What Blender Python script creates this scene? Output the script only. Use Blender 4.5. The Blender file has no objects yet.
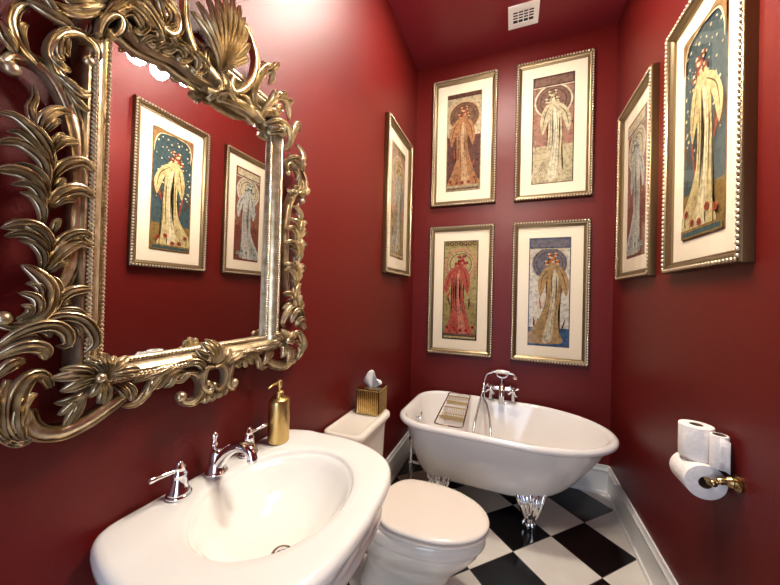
import bpy, bmesh, math, random
from mathutils import Vector, Matrix
random.seed(7)
PI = math.pi
SC = bpy.context.scene
COL = SC.collection

# ------------------------------------------------------------------ helpers
class MB:
    """collects shapes and links them as ONE mesh object"""
    def __init__(s): s.v = []; s.f = []; s.m = []; s.flat = []
    def add(s, verts, faces, mi=0, flat=False):
        o = len(s.v); s.v += [tuple(v) for v in verts]
        for f in faces:
            s.f.append(tuple(i + o for i in f)); s.m.append(mi); s.flat.append(flat)
    def grid(s, rows, closed=True, cap0=False, cap1=False, mi=0, flat=False):
        n = len(rows[0]); vs = [p for r in rows for p in r]; fs = []
        for i in range(len(rows) - 1):
            for j in range(n if closed else n - 1):
                k = (j + 1) % n
                fs.append((i*n + j, i*n + k, (i+1)*n + k, (i+1)*n + j))
        if cap0: fs.append(tuple(range(n - 1, -1, -1)))
        if cap1: fs.append(tuple((len(rows) - 1)*n + j for j in range(n)))
        s.add(vs, fs, mi, flat)
    def box(s, a, b, bev=0, mi=0, M=None):
        bm = bmesh.new()
        bmesh.ops.create_cube(bm, size=1)
        for v in bm.verts:
            v.co = Vector(((a[i] + b[i])/2 + v.co[i]*abs(b[i] - a[i])) for i in range(3))
        if bev:
            bmesh.ops.bevel(bm, geom=bm.edges[:], offset=bev, segments=3, profile=.5, affect='EDGES')
        if M is not None:
            for v in bm.verts: v.co = M @ v.co
        bm.verts.index_update()
        s.add([v.co for v in bm.verts], [[v.index for v in f.verts] for f in bm.faces], mi, flat=(bev == 0))
        bm.free()
    def tube(s, pts, r, n=10, closed=False, caps=True, smooth=0, mi=0):
        pts = [Vector(p) for p in pts]
        if smooth: pts = spline(pts, smooth, closed)
        N = len(pts); rows = []; up = None
        for i, p in enumerate(pts):
            if closed: t = pts[(i + 1) % N] - pts[i - 1]
            else: t = pts[min(i + 1, N - 1)] - pts[max(i - 1, 0)]
            t.normalize()
            if up is None:
                up = t.orthogonal().normalized()
            up = (up - t*up.dot(t)).normalized(); b = t.cross(up)
            rr = r(i/(N - 1)) if callable(r) else r
            rows.append([p + (up*math.cos(2*PI*k/n) + b*math.sin(2*PI*k/n))*rr for k in range(n)])
        if closed: rows.append(rows[0])
        s.grid(rows, True, caps and not closed, caps and not closed, mi)
    def lathe(s, prof, at=(0, 0, 0), n=32, M=None, mi=0, sx=1, sy=1):
        rows = []
        for r, z in prof:
            row = []
            for k in range(n):
                p = Vector((r*sx*math.cos(2*PI*k/n), r*sy*math.sin(2*PI*k/n), z))
                if M is not None: p = M @ p
                row.append(p + Vector(at))
            rows.append(row)
        s.grid(rows, True, True, True, mi)
    def ball(s, c, r, n=12, m=8, sc=(1, 1, 1), M=None, mi=0):
        vs = []; fs = []
        c = Vector(c)
        def P(x, y, z):
            q = Vector((x*r*sc[0], y*r*sc[1], z*r*sc[2]))
            if M is not None: q = M @ q
            return c + q
        vs.append(P(0, 0, -1))
        for i in range(1, m):
            a = -PI/2 + PI*i/m
            for k in range(n):
                b = 2*PI*k/n; vs.append(P(math.cos(a)*math.cos(b), math.cos(a)*math.sin(b), math.sin(a)))
        vs.append(P(0, 0, 1)); last = len(vs) - 1
        for k in range(n): fs.append((0, 1 + (k + 1) % n, 1 + k))
        for i in range(m - 2):
            for k in range(n):
                fs.append((1 + i*n + k, 1 + i*n + (k + 1) % n, 1 + (i+1)*n + (k + 1) % n, 1 + (i+1)*n + k))
        b = 1 + (m - 2)*n
        for k in range(n): fs.append((b + k, b + (k + 1) % n, last))
        s.add(vs, fs, mi)
    def build(s, name, mats, parent=None, loc=None, sharp=40):
        me = bpy.data.meshes.new(name); me.from_pydata(s.v, [], s.f)
        if not isinstance(mats, (list, tuple)): mats = [mats]
        for m in mats: me.materials.append(m)
        me.polygons.foreach_set('material_index', s.m)
        bm = bmesh.new(); bm.from_mesh(me)
        bmesh.ops.recalc_face_normals(bm, faces=bm.faces[:]); bm.to_mesh(me); bm.free()
        me.polygons.foreach_set('use_smooth', [not f for f in s.flat])
        me.set_sharp_from_angle(angle=math.radians(sharp))
        o = bpy.data.objects.new(name, me); COL.objects.link(o)
        if parent is not None:
            o.parent = parent
            root = parent
            while root.parent: root = root.parent
            o.matrix_parent_inverse = parent_world(parent).inverted()
        return o

def parent_world(o):
    m = o.matrix_basis.copy(); p = o
    while p.parent:
        m = p.matrix_parent_inverse @ m if p is o else m
        m = p.parent.matrix_basis @ m if p is not o else m
        p = p.parent
    # every part keeps an identity basis in world coordinates, only the root carries a location
    r = o
    while r.parent: r = r.parent
    return r.matrix_basis.copy() if r is o else Matrix.Identity(4)

def spline(pts, k, closed=False):
    P = [Vector(p) for p in pts]; out = []
    n = len(P)
    for i in range(n if closed else n - 1):
        if closed: a, b, c, d = P[i - 1], P[i], P[(i + 1) % n], P[(i + 2) % n]
        else: a, b, c, d = P[max(i - 1, 0)], P[i], P[i + 1], P[min(i + 2, n - 1)]
        for j in range(k):
            t = j/k
            out.append(.5*((2*b) + (c - a)*t + (2*a - 5*b + 4*c - d)*t*t + (3*b - a - 3*c + d)*t**3))
    if not closed: out.append(P[-1].copy())
    return out

def resample(pts, n):
    L = [0]
    for a, b in zip(pts, pts[1:]): L.append(L[-1] + (b - a).length)
    out = []; j = 0
    for i in range(n):
        t = L[-1]*i/(n - 1)
        while j < len(pts) - 2 and L[j + 1] < t: j += 1
        d = L[j + 1] - L[j]; u = (t - L[j])/d if d > 1e-12 else 0
        out.append(pts[j].lerp(pts[j + 1], min(max(u, 0), 1)))
    return out

def thing(name, label, cat, loc=(0, 0, 0), group=None):
    o = bpy.data.objects.new(name, None); COL.objects.link(o)
    o.empty_display_size = .05; o.location = loc
    o['label'] = label; o['category'] = cat
    if group: o['group'] = group
    return o

def tag(o, label, cat, group=None):
    o['label'] = label; o['category'] = cat
    if group: o['group'] = group
    return o

def struct(o, label=None, cat=None):
    o['kind'] = 'structure'
    if label: o['label'] = label
    if cat: o['category'] = cat
    return o

# ------------------------------------------------------------------ materials
def srgb(r, g, b):
    f = lambda c: (c/12.92 if c <= .04045 else ((c + .055)/1.055)**2.4)
    return (f(r/255), f(g/255), f(b/255), 1)

def mat(name, col, rough=.5, metal=0, spec=.5, coat=0, bump=None, noise=None, trans=0, ior=1.45):
    m = bpy.data.materials.new(name); m.use_nodes = True
    nt = m.node_tree; b = nt.nodes['Principled BSDF']
    b.inputs['Base Color'].default_value = col
    b.inputs['Roughness'].default_value = rough
    b.inputs['Metallic'].default_value = metal
    b.inputs['Specular IOR Level'].default_value = spec
    b.inputs['Coat Weight'].default_value = coat
    b.inputs['Coat Roughness'].default_value = .08
    b.inputs['Transmission Weight'].default_value = trans
    b.inputs['IOR'].default_value = ior
    tc = nt.nodes.new('ShaderNodeTexCoord')
    if noise:
        sc, col2, lo, hi = noise
        n = nt.nodes.new('ShaderNodeTexNoise'); n.inputs['Scale'].default_value = sc; n.inputs['Detail'].default_value = 4
        r = nt.nodes.new('ShaderNodeValToRGB')
        r.color_ramp.elements[0].position = lo; r.color_ramp.elements[1].position = hi
        r.color_ramp.elements[0].color = col; r.color_ramp.elements[1].color = col2
        nt.links.new(tc.outputs['Object'], n.inputs['Vector'])
        nt.links.new(n.outputs['Fac'], r.inputs['Fac']); nt.links.new(r.outputs['Color'], b.inputs['Base Color'])
    if bump:
        sc, st, d = bump
        n = nt.nodes.new('ShaderNodeTexNoise'); n.inputs['Scale'].default_value = sc; n.inputs['Detail'].default_value = 3
        bp = nt.nodes.new('ShaderNodeBump'); bp.inputs['Strength'].default_value = st; bp.inputs['Distance'].default_value = d
        nt.links.new(tc.outputs['Object'], n.inputs['Vector'])
        nt.links.new(n.outputs['Fac'], bp.inputs['Height']); nt.links.new(bp.outputs['Normal'], b.inputs['Normal'])
    return m

M = {}
M['wall'] = mat('red_satin_paint', srgb(93, 14, 10), .45, spec=.4, bump=(140, .12, .004))
M['ceiling'] = mat('red_ceiling_bounce_tint', srgb(110, 27, 34), .40, spec=.36, bump=(140, .1, .004))  # cooler red than the walls; daylight bounce is tinted into the colour
M['trim'] = mat('white_trim_paint', srgb(226, 224, 218), .28, spec=.5)
M['porcelain'] = mat('white_porcelain', srgb(240, 238, 230), .09, spec=.5, coat=.6)
M['bowl_porcelain'] = mat('warm_porcelain', srgb(236, 228, 214), .1, spec=.5, coat=.5)
M['seat'] = mat('seat_plastic', srgb(236, 226, 212), .16, spec=.5, coat=.2)
M['enamel'] = mat('bath_enamel', srgb(238, 234, 228), .12, spec=.5, coat=.5)
M['chrome'] = mat('chrome', (.86, .86, .88, 1), .07, 1)
M['steel'] = mat('brushed_steel_hose', (.55, .55, .56, 1), .25, 1)
M['gold'] = mat('antique_gilt', srgb(178, 158, 118), .31, .82, bump=(60, .25, .004), noise=(35, srgb(222, 206, 174), .35, .65))
M['gilt'] = mat('champagne_gilt', srgb(138, 120, 90), .34, .9, bump=(90, .2, .003))
M['gilt_side'] = mat('bronze_gilt_side', srgb(108, 84, 56), .38, 1, bump=(60, .2, .003))
M['bead'] = mat('pale_gilt_bead', srgb(216, 202, 174), .28, .9)
M['brass'] = mat('brushed_gold', srgb(210, 180, 118), .30, 1, bump=(200, .06, .002))
M['brass_polished'] = mat('polished_ribbed_brass', srgb(204, 176, 116), .14, 1)
M['brass_dark'] = mat('aged_brass', srgb(168, 140, 92), .24, 1)
M['mirror'] = mat('mirror_glass', (.93, .93, .93, 1), .0, 1)
M['mat'] = mat('cream_mat_board', srgb(226, 212, 186), .8, spec=.2)
M['paper'] = mat('white_tissue_paper', srgb(240, 236, 230), .9, spec=.1, bump=(80, .4, .006))
M['core'] = mat('cardboard_core', srgb(120, 98, 78), .9, spec=.1)
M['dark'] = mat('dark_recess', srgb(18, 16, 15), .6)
M['rod_gold'] = mat('caddy_slat', srgb(196, 170, 118), .3, .6)
M['white_ceramic'] = mat('handset_ceramic', srgb(240, 236, 228), .12, coat=.4)

def pane_mat():
    m = bpy.data.materials.new('picture_glass'); m.use_nodes = True
    nt = m.node_tree; nt.nodes.clear()
    out = nt.nodes.new('ShaderNodeOutputMaterial'); mx = nt.nodes.new('ShaderNodeMixShader')
    t = nt.nodes.new('ShaderNodeBsdfTransparent'); g = nt.nodes.new('ShaderNodeBsdfGlossy'); g.inputs['Roughness'].default_value = .02
    f = nt.nodes.new('ShaderNodeFresnel'); f.inputs['IOR'].default_value = 1.25
    geo = nt.nodes.new('ShaderNodeNewGeometry'); inv = nt.nodes.new('ShaderNodeMath'); inv.operation = 'SUBTRACT'; inv.inputs[0].default_value = 1
    mul = nt.nodes.new('ShaderNodeMath'); mul.operation = 'MULTIPLY'          # only the outer face of the pane reflects
    nt.links.new(geo.outputs['Backfacing'], inv.inputs[1]); nt.links.new(inv.outputs[0], mul.inputs[0]); nt.links.new(f.outputs[0], mul.inputs[1])
    nt.links.new(mul.outputs[0], mx.inputs[0]); nt.links.new(t.outputs[0], mx.inputs[1]); nt.links.new(g.outputs[0], mx.inputs[2])
    nt.links.new(mx.outputs[0], out.inputs[0])
    return m
M['bead_strip'] = mat('dark_bead_strip', srgb(58, 44, 30), .5, .6)  # darker strip of moulding beneath and between the beads
M['pane'] = pane_mat()

def emit_mat(name, col, st):
    m = bpy.data.materials.new(name); m.use_nodes = True
    b = m.node_tree.nodes['Principled BSDF']
    b.inputs['Base Color'].default_value = (.9, .9, .9, 1); b.inputs['Roughness'].default_value = .3
    b.inputs['Emission Color'].default_value = col; b.inputs['Emission Strength'].default_value = st
    return m

# ------------------------------------------------------------------ dimensions (metres)
W, H = 1.568, 3.547          # room width, ceiling height; back wall is y = 0
Y0 = -3.45                   # front wall, behind the camera
TILE = .3065
TB = (1.1126, -.6404)        # one corner of the tile grid

# ------------------------------------------------------------------ room shell
def floor_mat():
    m = bpy.data.materials.new('diagonal_checker_tile'); m.use_nodes = True
    nt = m.node_tree; b = nt.nodes['Principled BSDF']; N = nt.nodes.new; Lk = nt.links.new
    tc = N('ShaderNodeTexCoord'); sp = N('ShaderNodeSeparateXYZ'); Lk(tc.outputs['Object'], sp.inputs[0])
    def op(o, a, bb=None):
        n = N('ShaderNodeMath'); n.operation = o
        for i, x in enumerate((a, bb)):
            if x is None: continue
            if isinstance(x, (int, float)): n.inputs[i].default_value = x
            else: Lk(x, n.inputs[i])
        return n.outputs[0]
    x = op('SUBTRACT', sp.outputs[0], TB[0]); y = op('SUBTRACT', sp.outputs[1], TB[1])
    k = 1/math.sqrt(2)/TILE
    u = op('MULTIPLY', op('ADD', x, y), k); v = op('MULTIPLY', op('SUBTRACT', x, y), k)
    par = op('ABSOLUTE', op('MODULO', op('ADD', op('FLOOR', u), op('FLOOR', v)), 2))     # 0 black, 1 white
    def edge(t):
        f = op('FRACT', t); return op('MINIMUM', f, op('SUBTRACT', 1, f))
    g = op('LESS_THAN', op('MINIMUM', edge(u), edge(v)), .006)
    n = N('ShaderNodeTexNoise'); n.inputs['Scale'].default_value = 9; n.inputs['Detail'].default_value = 5; Lk(tc.outputs['Object'], n.inputs['Vector'])
    wr = N('ShaderNodeValToRGB'); wr.color_ramp.elements[0].color = srgb(206, 198, 184); wr.color_ramp.elements[1].color = srgb(226, 220, 208); Lk(n.outputs['Fac'], wr.inputs[0])
    mx = N('ShaderNodeMixRGB'); Lk(par, mx.inputs[0]); mx.inputs[1].default_value = srgb(14, 13, 14); Lk(wr.outputs[0], mx.inputs[2])
    mg = N('ShaderNodeMixRGB'); Lk(g, mg.inputs[0]); Lk(mx.outputs[0], mg.inputs[1]); mg.inputs[2].default_value = srgb(120, 112, 104)
    Lk(mg.outputs[0], b.inputs['Base Color'])
    b.inputs['Roughness'].default_value = .16
    return m

def slab(name, a, b, m):
    k = MB(); k.box(a, b); return struct(k.build(name, m))
slab('floor', (-.1, Y0 - 1.6, -.1), (W + .1, .1, 0), floor_mat())
slab('ceiling', (-.1, Y0 - .1, H), (W + .1, .1, H + .1), M['ceiling'])
slab('wall_left', (-.1, Y0 - .1, 0), (0, .1, H), M['wall'])
slab('wall_right', (W, Y0 - .1, 0), (W + .1, .1, H), M['wall'])
slab('wall_back', (0, 0, 0), (W, .1, H), M['wall'])
# front wall behind the camera with an open doorway to a daylit hall
k = MB(); k.box((0, Y0 - .1, 0), (.42, Y0, H)); k.box((1.3, Y0 - .1, 0), (W, Y0, H)); k.box((.42, Y0 - .1, 2.1), (1.3, Y0, H))
struct(k.build('wall_front', M['wall']))
k = MB(); k.box((.34, Y0, 0), (.42, Y0 + .02, 2.18)); k.box((1.3, Y0, 0), (1.38, Y0 + .02, 2.18)); k.box((.42, Y0, 2.1), (1.3, Y0 + .02, 2.18))
struct(k.build('trim_1', M['trim']))

BB = .209
def baseboard(name, p0, p1, nrm):
    """profile swept along the wall foot: shoe, flat board, ogee cap"""
    prof = [(0, 0), (.028, 0), (.028, .008), (.024, .018), (.016, .022), (.014, .03), (.014, .162), (.017, .168), (.017, .174), (.012, .182), (.009, .194), (.011, .2), (.009, BB), (0, BB)]
    k = MB(); rows = []
    p0, p1, nrm = Vector(p0), Vector(p1), Vector(nrm)
    for p in (p0, p1): rows.append([p + nrm*a + Vector((0, 0, z)) for a, z in prof])
    k.grid(rows, True, True, True)
    return struct(k.build(name, M['trim'], sharp=25))
baseboard('baseboard_left', (.0005, Y0, 0), (.0005, -.0005, 0), (1, 0, 0))
baseboard('baseboard_right', (W - .0005, Y0, 0), (W - .0005, -.0005, 0), (-1, 0, 0))
baseboard('baseboard_back', (.0005, -.0005, 0), (W - .0005, -.0005, 0), (0, -1, 0))

# ------------------------------------------------------------------ ceiling vent
t = thing('ceiling_vent', 'small white louvered air vent in the red ceiling', 'vent', (.9, -.3, H))
x0, x1, y0, y1 = .795, 1.004, -.412, -.214
k = MB()
for a, b in (((x0, y0), (x1, y0 + .04)), ((x0, y1 - .04), (x1, y1)), ((x0, y0 + .04), (x0 + .034, y1 - .04)), ((x1 - .034, y0 + .04), (x1, y1 - .04))):
    k.box((a[0], a[1], H - .012), (b[0], b[1], H - .0005))
k.build('frame', M['trim'], t)
k = MB(); k.box((x0 + .03, y0 + .036, H - .003), (x1 - .03, y1 - .036, H - .0006)); k.build('duct_shade_sheet', M['dark'], t)  # flat dark sheet standing in for the shade inside the duct
for i in range(4):
    k = MB(); yy = y0 + .042 + i*.024
    rows = []
    for x in (x0 + .034, x1 - .034): rows.append([(x, yy, H - .010), (x, yy + .016, H - .004), (x, yy + .017, H - .0055), (x, yy + .001, H - .0115)])
    k.grid(rows, True, True, True); k.build('louver', M['trim'], t)
for i in range(3):
    k = MB(); xx = x0 + .034 + (i + 1)*(x1 - x0 - .068)/4
    k.box((xx - .003, y0 + .04, H - .009), (xx + .003, y1 - .04, H - .004)); k.build('divider', M['trim'], t)

# ------------------------------------------------------------------ ornate mirror
# carved ornament, measured on the wall plane: (part, kind, half width, relief, standoff, lift, [(y, z) ...], end ball, mirrored)
ORNAMENT = [
    ('side_scroll', 'band', 0.017, 0.02, 0.03, 0.0, [(-2.54, 1.827), (-2.549, 1.827), (-2.547, 1.844), (-2.531, 1.856), (-2.511, 1.858), (-2.49, 1.848), (-2.472, 1.821), (-2.458, 1.784), (-2.448, 1.735), (-2.443, 1.686), (-2.443, 1.626), (-2.445, 1.565), (-2.449, 1.514), (-2.458, 1.474), (-2.472, 1.434)], 0.013, 1),
    ('side_scroll', 'band', 0.009, 0.018, 0.035, 0.01, [(-2.523, 1.954), (-2.535, 1.938), (-2.543, 1.919), (-2.545, 1.897), (-2.538, 1.876), (-2.526, 1.862), (-2.511, 1.853)], 0, 1),
    ('side_scroll', 'leaf', 0.007, 0.016, 0.04, 0.01, [(-2.518, 1.854), (-2.529, 1.873), (-2.534, 1.888), (-2.531, 1.906), (-2.523, 1.915)], 0, 1),
    ('side_scroll', 'leaf', 0.011, 0.018, 0.04, 0.015, [(-2.559, 1.896), (-2.554, 1.871), (-2.544, 1.86), (-2.537, 1.854)], 0, 1),
    ('side_scroll', 'leaf', 0.012, 0.02, 0.04, 0.02, [(-2.456, 1.946), (-2.477, 1.951), (-2.496, 1.95), (-2.512, 1.951), (-2.528, 1.953)], 0, 1),
    ('side_scroll', 'leaf', 0.006, 0.012, 0.045, 0.02, [(-2.481, 1.944), (-2.485, 1.958), (-2.494, 1.955), (-2.504, 1.949)], 0, 1),
    ('side_scroll', 'leaf', 0.007, 0.014, 0.05, 0.02, [(-2.489, 1.943), (-2.503, 1.958), (-2.51, 1.966), (-2.514, 1.98)], 0, 1),
    ('side_scroll', 'band', 0.009, 0.02, 0.04, 0.01, [(-2.439, 1.908), (-2.428, 1.924), (-2.433, 1.941), (-2.449, 1.947), (-2.468, 1.942), (-2.485, 1.925), (-2.496, 1.901), (-2.499, 1.879), (-2.491, 1.86), (-2.479, 1.848), (-2.462, 1.843)], 0.011, 1),
    ('side_scroll', 'leaf', 0.007, 0.014, 0.05, 0.015, [(-2.48, 1.924), (-2.488, 1.903), (-2.488, 1.884), (-2.479, 1.879)], 0, 1),
    ('side_scroll', 'leaf', 0.007, 0.014, 0.05, 0.015, [(-2.472, 1.931), (-2.48, 1.913), (-2.48, 1.898), (-2.472, 1.89)], 0, 1),
    ('side_scroll', 'leaf', 0.008, 0.014, 0.045, 0.015, [(-2.499, 1.885), (-2.494, 1.87), (-2.482, 1.865), (-2.467, 1.868)], 0, 1),
    ('side_scroll', 'leaf', 0.007, 0.014, 0.045, 0.01, [(-2.491, 1.854), (-2.476, 1.844), (-2.462, 1.846), (-2.455, 1.846)], 0, 1),
    ('side_scroll', 'leaf', 0.009, 0.016, 0.045, 0.012, [(-2.482, 1.855), (-2.47, 1.84), (-2.452, 1.834), (-2.435, 1.845)], 0, 1),
    ('side_scroll', 'leaf', 0.008, 0.014, 0.045, 0.012, [(-2.47, 1.833), (-2.461, 1.815), (-2.448, 1.808), (-2.437, 1.807)], 0, 1),
    ('side_scroll', 'leaf', 0.006, 0.012, 0.045, 0.012, [(-2.448, 1.938), (-2.446, 1.956), (-2.443, 1.971), (-2.441, 1.984)], 0, 1),
    ('side_scroll', 'leaf', 0.006, 0.012, 0.045, 0.012, [(-2.451, 1.936), (-2.449, 1.946), (-2.442, 1.951), (-2.439, 1.961)], 0, 1),
    ('side_plume', 'leaf', 0.009, 0.016, 0.04, 0.006, [(-2.497, 1.558), (-2.496, 1.591), (-2.492, 1.63), (-2.488, 1.668), (-2.493, 1.704), (-2.502, 1.727), (-2.513, 1.749), (-2.517, 1.769), (-2.511, 1.794), (-2.515, 1.813)], 0, 1),
    ('side_plume', 'leaf', 0.0095, 0.018, 0.045, 0.018, [(-2.509, 1.721), (-2.508, 1.749), (-2.497, 1.77), (-2.481, 1.784), (-2.468, 1.786)], 0, 1),
    ('side_plume', 'leaf', 0.006, 0.018, 0.045, 0.018, [(-2.504, 1.727), (-2.496, 1.748), (-2.487, 1.76), (-2.48, 1.762)], 0, 1),
    ('side_plume', 'leaf', 0.0095, 0.018, 0.045, 0.018, [(-2.498, 1.686), (-2.491, 1.709), (-2.481, 1.725), (-2.468, 1.731), (-2.454, 1.736)], 0, 1),
    ('side_plume', 'leaf', 0.006, 0.018, 0.045, 0.018, [(-2.495, 1.702), (-2.49, 1.723), (-2.481, 1.737), (-2.474, 1.738)], 0, 1),
    ('side_plume', 'leaf', 0.0105, 0.018, 0.045, 0.018, [(-2.49, 1.648), (-2.481, 1.674), (-2.464, 1.692), (-2.446, 1.698), (-2.426, 1.687)], 0, 1),
    ('side_plume', 'leaf', 0.006, 0.018, 0.045, 0.018, [(-2.488, 1.63), (-2.482, 1.647), (-2.472, 1.657)], 0, 1),
    ('side_plume', 'leaf', 0.012, 0.018, 0.045, 0.018, [(-2.495, 1.591), (-2.485, 1.62), (-2.468, 1.637), (-2.448, 1.643), (-2.426, 1.634)], 0, 1),
    ('side_plume', 'leaf', 0.006, 0.018, 0.045, 0.018, [(-2.49, 1.592), (-2.478, 1.613), (-2.456, 1.621)], 0, 1),
    ('side_plume', 'leaf', 0.01, 0.018, 0.045, 0.018, [(-2.491, 1.644), (-2.497, 1.683), (-2.511, 1.713), (-2.528, 1.732), (-2.543, 1.741), (-2.557, 1.737)], 0, 1),
    ('side_plume', 'leaf', 0.008, 0.018, 0.045, 0.018, [(-2.49, 1.67), (-2.498, 1.701), (-2.512, 1.727), (-2.527, 1.746)], 0, 1),
    ('side_plume', 'leaf', 0.007, 0.018, 0.045, 0.018, [(-2.491, 1.655), (-2.503, 1.684), (-2.521, 1.703), (-2.536, 1.714), (-2.546, 1.712)], 0, 1),
    ('side_plume', 'leaf', 0.01, 0.018, 0.045, 0.018, [(-2.494, 1.628), (-2.505, 1.672), (-2.523, 1.69), (-2.54, 1.696), (-2.558, 1.686)], 0, 1),
    ('side_plume', 'leaf', 0.007, 0.018, 0.045, 0.018, [(-2.494, 1.61), (-2.504, 1.643), (-2.52, 1.659), (-2.537, 1.661)], 0, 1),
    ('side_plume', 'leaf', 0.013, 0.018, 0.045, 0.018, [(-2.495, 1.591), (-2.504, 1.62), (-2.517, 1.639), (-2.537, 1.647), (-2.558, 1.641)], 0, 1),
    ('side_plume', 'leaf', 0.008, 0.018, 0.045, 0.018, [(-2.498, 1.583), (-2.509, 1.613), (-2.522, 1.628), (-2.54, 1.624)], 0, 1),
    ('side_plume', 'leaf', 0.008, 0.018, 0.045, 0.018, [(-2.499, 1.561), (-2.506, 1.588), (-2.516, 1.609), (-2.529, 1.614)], 0, 1),
    ('side_plume', 'leaf', 0.009, 0.016, 0.04, 0.006, [(-2.493, 1.469), (-2.491, 1.496), (-2.485, 1.519), (-2.487, 1.541), (-2.495, 1.558)], 0, 1),
    ('side_plume', 'leaf', 0.012, 0.018, 0.045, 0.018, [(-2.485, 1.507), (-2.497, 1.539), (-2.514, 1.556), (-2.532, 1.555), (-2.549, 1.547)], 0, 1),
    ('side_plume', 'leaf', 0.009, 0.018, 0.045, 0.018, [(-2.491, 1.496), (-2.504, 1.527), (-2.525, 1.541), (-2.545, 1.534)], 0, 1),
    ('side_plume', 'leaf', 0.008, 0.018, 0.045, 0.018, [(-2.496, 1.48), (-2.504, 1.51), (-2.515, 1.527), (-2.528, 1.53)], 0, 1),
    ('side_plume', 'leaf', 0.007, 0.018, 0.045, 0.018, [(-2.488, 1.514), (-2.505, 1.545), (-2.52, 1.556), (-2.537, 1.565)], 0, 1),
    ('side_plume', 'leaf', 0.009, 0.018, 0.045, 0.018, [(-2.488, 1.507), (-2.478, 1.537), (-2.461, 1.553), (-2.442, 1.559), (-2.429, 1.549)], 0, 1),
    ('side_plume', 'leaf', 0.013, 0.018, 0.045, 0.018, [(-2.495, 1.471), (-2.485, 1.504), (-2.469, 1.527), (-2.448, 1.54), (-2.427, 1.531)], 0, 1),
    ('side_plume', 'leaf', 0.006, 0.018, 0.045, 0.018, [(-2.491, 1.473), (-2.481, 1.491), (-2.465, 1.498)], 0, 1),
    ('side_plume', 'leaf', 0.006, 0.018, 0.045, 0.018, [(-2.489, 1.544), (-2.487, 1.567), (-2.477, 1.579)], 0, 1),
    ('side_plume', 'leaf', 0.006, 0.018, 0.045, 0.018, [(-2.483, 1.519), (-2.469, 1.544), (-2.451, 1.549), (-2.436, 1.54)], 0, 1),
    ('lower_scroll', 'leaf', 0.015, 0.022, 0.045, 0.015, [(-2.547, 1.385), (-2.533, 1.379), (-2.514, 1.384), (-2.499, 1.403), (-2.492, 1.429), (-2.495, 1.454), (-2.508, 1.474), (-2.524, 1.487)], 0.0, 1),
    ('lower_scroll', 'leaf', 0.009, 0.018, 0.05, 0.015, [(-2.528, 1.384), (-2.511, 1.4), (-2.507, 1.42), (-2.513, 1.432), (-2.528, 1.438)], 0, 1),
    ('lower_scroll', 'leaf', 0.006, 0.014, 0.055, 0.015, [(-2.53, 1.391), (-2.52, 1.403), (-2.519, 1.413), (-2.526, 1.417)], 0, 1),
    ('lower_scroll', 'leaf', 0.007, 0.014, 0.05, 0.012, [(-2.499, 1.425), (-2.505, 1.447), (-2.512, 1.454), (-2.519, 1.454)], 0, 1),
    ('lower_scroll', 'leaf', 0.009, 0.018, 0.045, 0.012, [(-2.501, 1.385), (-2.487, 1.406), (-2.479, 1.434), (-2.48, 1.459), (-2.489, 1.47)], 0, 1),
    ('lower_scroll', 'leaf', 0.01, 0.016, 0.045, 0.018, [(-2.483, 1.406), (-2.472, 1.432), (-2.455, 1.444), (-2.425, 1.447)], 0, 1),
    ('lower_scroll', 'leaf', 0.006, 0.014, 0.045, 0.012, [(-2.479, 1.41), (-2.469, 1.421), (-2.456, 1.419)], 0, 1),
    ('lower_scroll', 'ball', 0.013, 0.0, 0.05, 0.0, [(-2.543, 1.393)], 0, 1),
    ('lower_scroll', 'leaf', 0.012, 0.02, 0.045, 0.018, [(-2.52, 1.367), (-2.495, 1.386), (-2.471, 1.394), (-2.444, 1.385), (-2.425, 1.359), (-2.419, 1.332), (-2.435, 1.318)], 0, 1),
    ('lower_scroll', 'leaf', 0.008, 0.016, 0.042, 0.014, [(-2.494, 1.392), (-2.473, 1.404), (-2.45, 1.403), (-2.429, 1.386)], 0, 1),
    ('lower_scroll', 'leaf', 0.006, 0.014, 0.05, 0.014, [(-2.468, 1.387), (-2.449, 1.37), (-2.443, 1.349)], 0, 1),
    ('lower_scroll', 'leaf', 0.012, 0.02, 0.05, 0.018, [(-2.55, 1.345), (-2.53, 1.367), (-2.506, 1.378), (-2.484, 1.377), (-2.467, 1.36), (-2.465, 1.338), (-2.478, 1.338)], 0, 1),
    ('lower_scroll', 'leaf', 0.006, 0.014, 0.05, 0.014, [(-2.508, 1.371), (-2.495, 1.366), (-2.487, 1.354)], 0, 1),
    ('lower_scroll', 'leaf', 0.013, 0.02, 0.05, 0.018, [(-2.554, 1.326), (-2.534, 1.341), (-2.515, 1.344), (-2.497, 1.334), (-2.494, 1.315)], 0, 1),
    ('lower_scroll', 'leaf', 0.008, 0.016, 0.045, 0.014, [(-2.543, 1.344), (-2.528, 1.354), (-2.511, 1.357), (-2.496, 1.346)], 0, 1),
    ('lower_scroll', 'leaf', 0.011, 0.018, 0.05, 0.014, [(-2.553, 1.293), (-2.543, 1.31), (-2.531, 1.318), (-2.518, 1.314)], 0, 1),
    ('corner_scroll', 'leaf', 0.015, 0.022, 0.045, 0.018, [(-2.48, 1.259), (-2.494, 1.285), (-2.511, 1.289), (-2.525, 1.271), (-2.531, 1.244), (-2.528, 1.208), (-2.517, 1.177)], 0, 1),
    ('corner_scroll', 'leaf', 0.01, 0.018, 0.05, 0.014, [(-2.521, 1.187), (-2.528, 1.217), (-2.525, 1.237), (-2.515, 1.25), (-2.502, 1.255)], 0, 1),
    ('corner_scroll', 'leaf', 0.011, 0.018, 0.045, 0.014, [(-2.534, 1.287), (-2.542, 1.264), (-2.546, 1.237), (-2.541, 1.204), (-2.531, 1.182)], 0, 1),
    ('corner_scroll', 'leaf', 0.01, 0.018, 0.045, 0.014, [(-2.55, 1.283), (-2.555, 1.26), (-2.555, 1.226), (-2.545, 1.196)], 0, 1),
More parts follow.
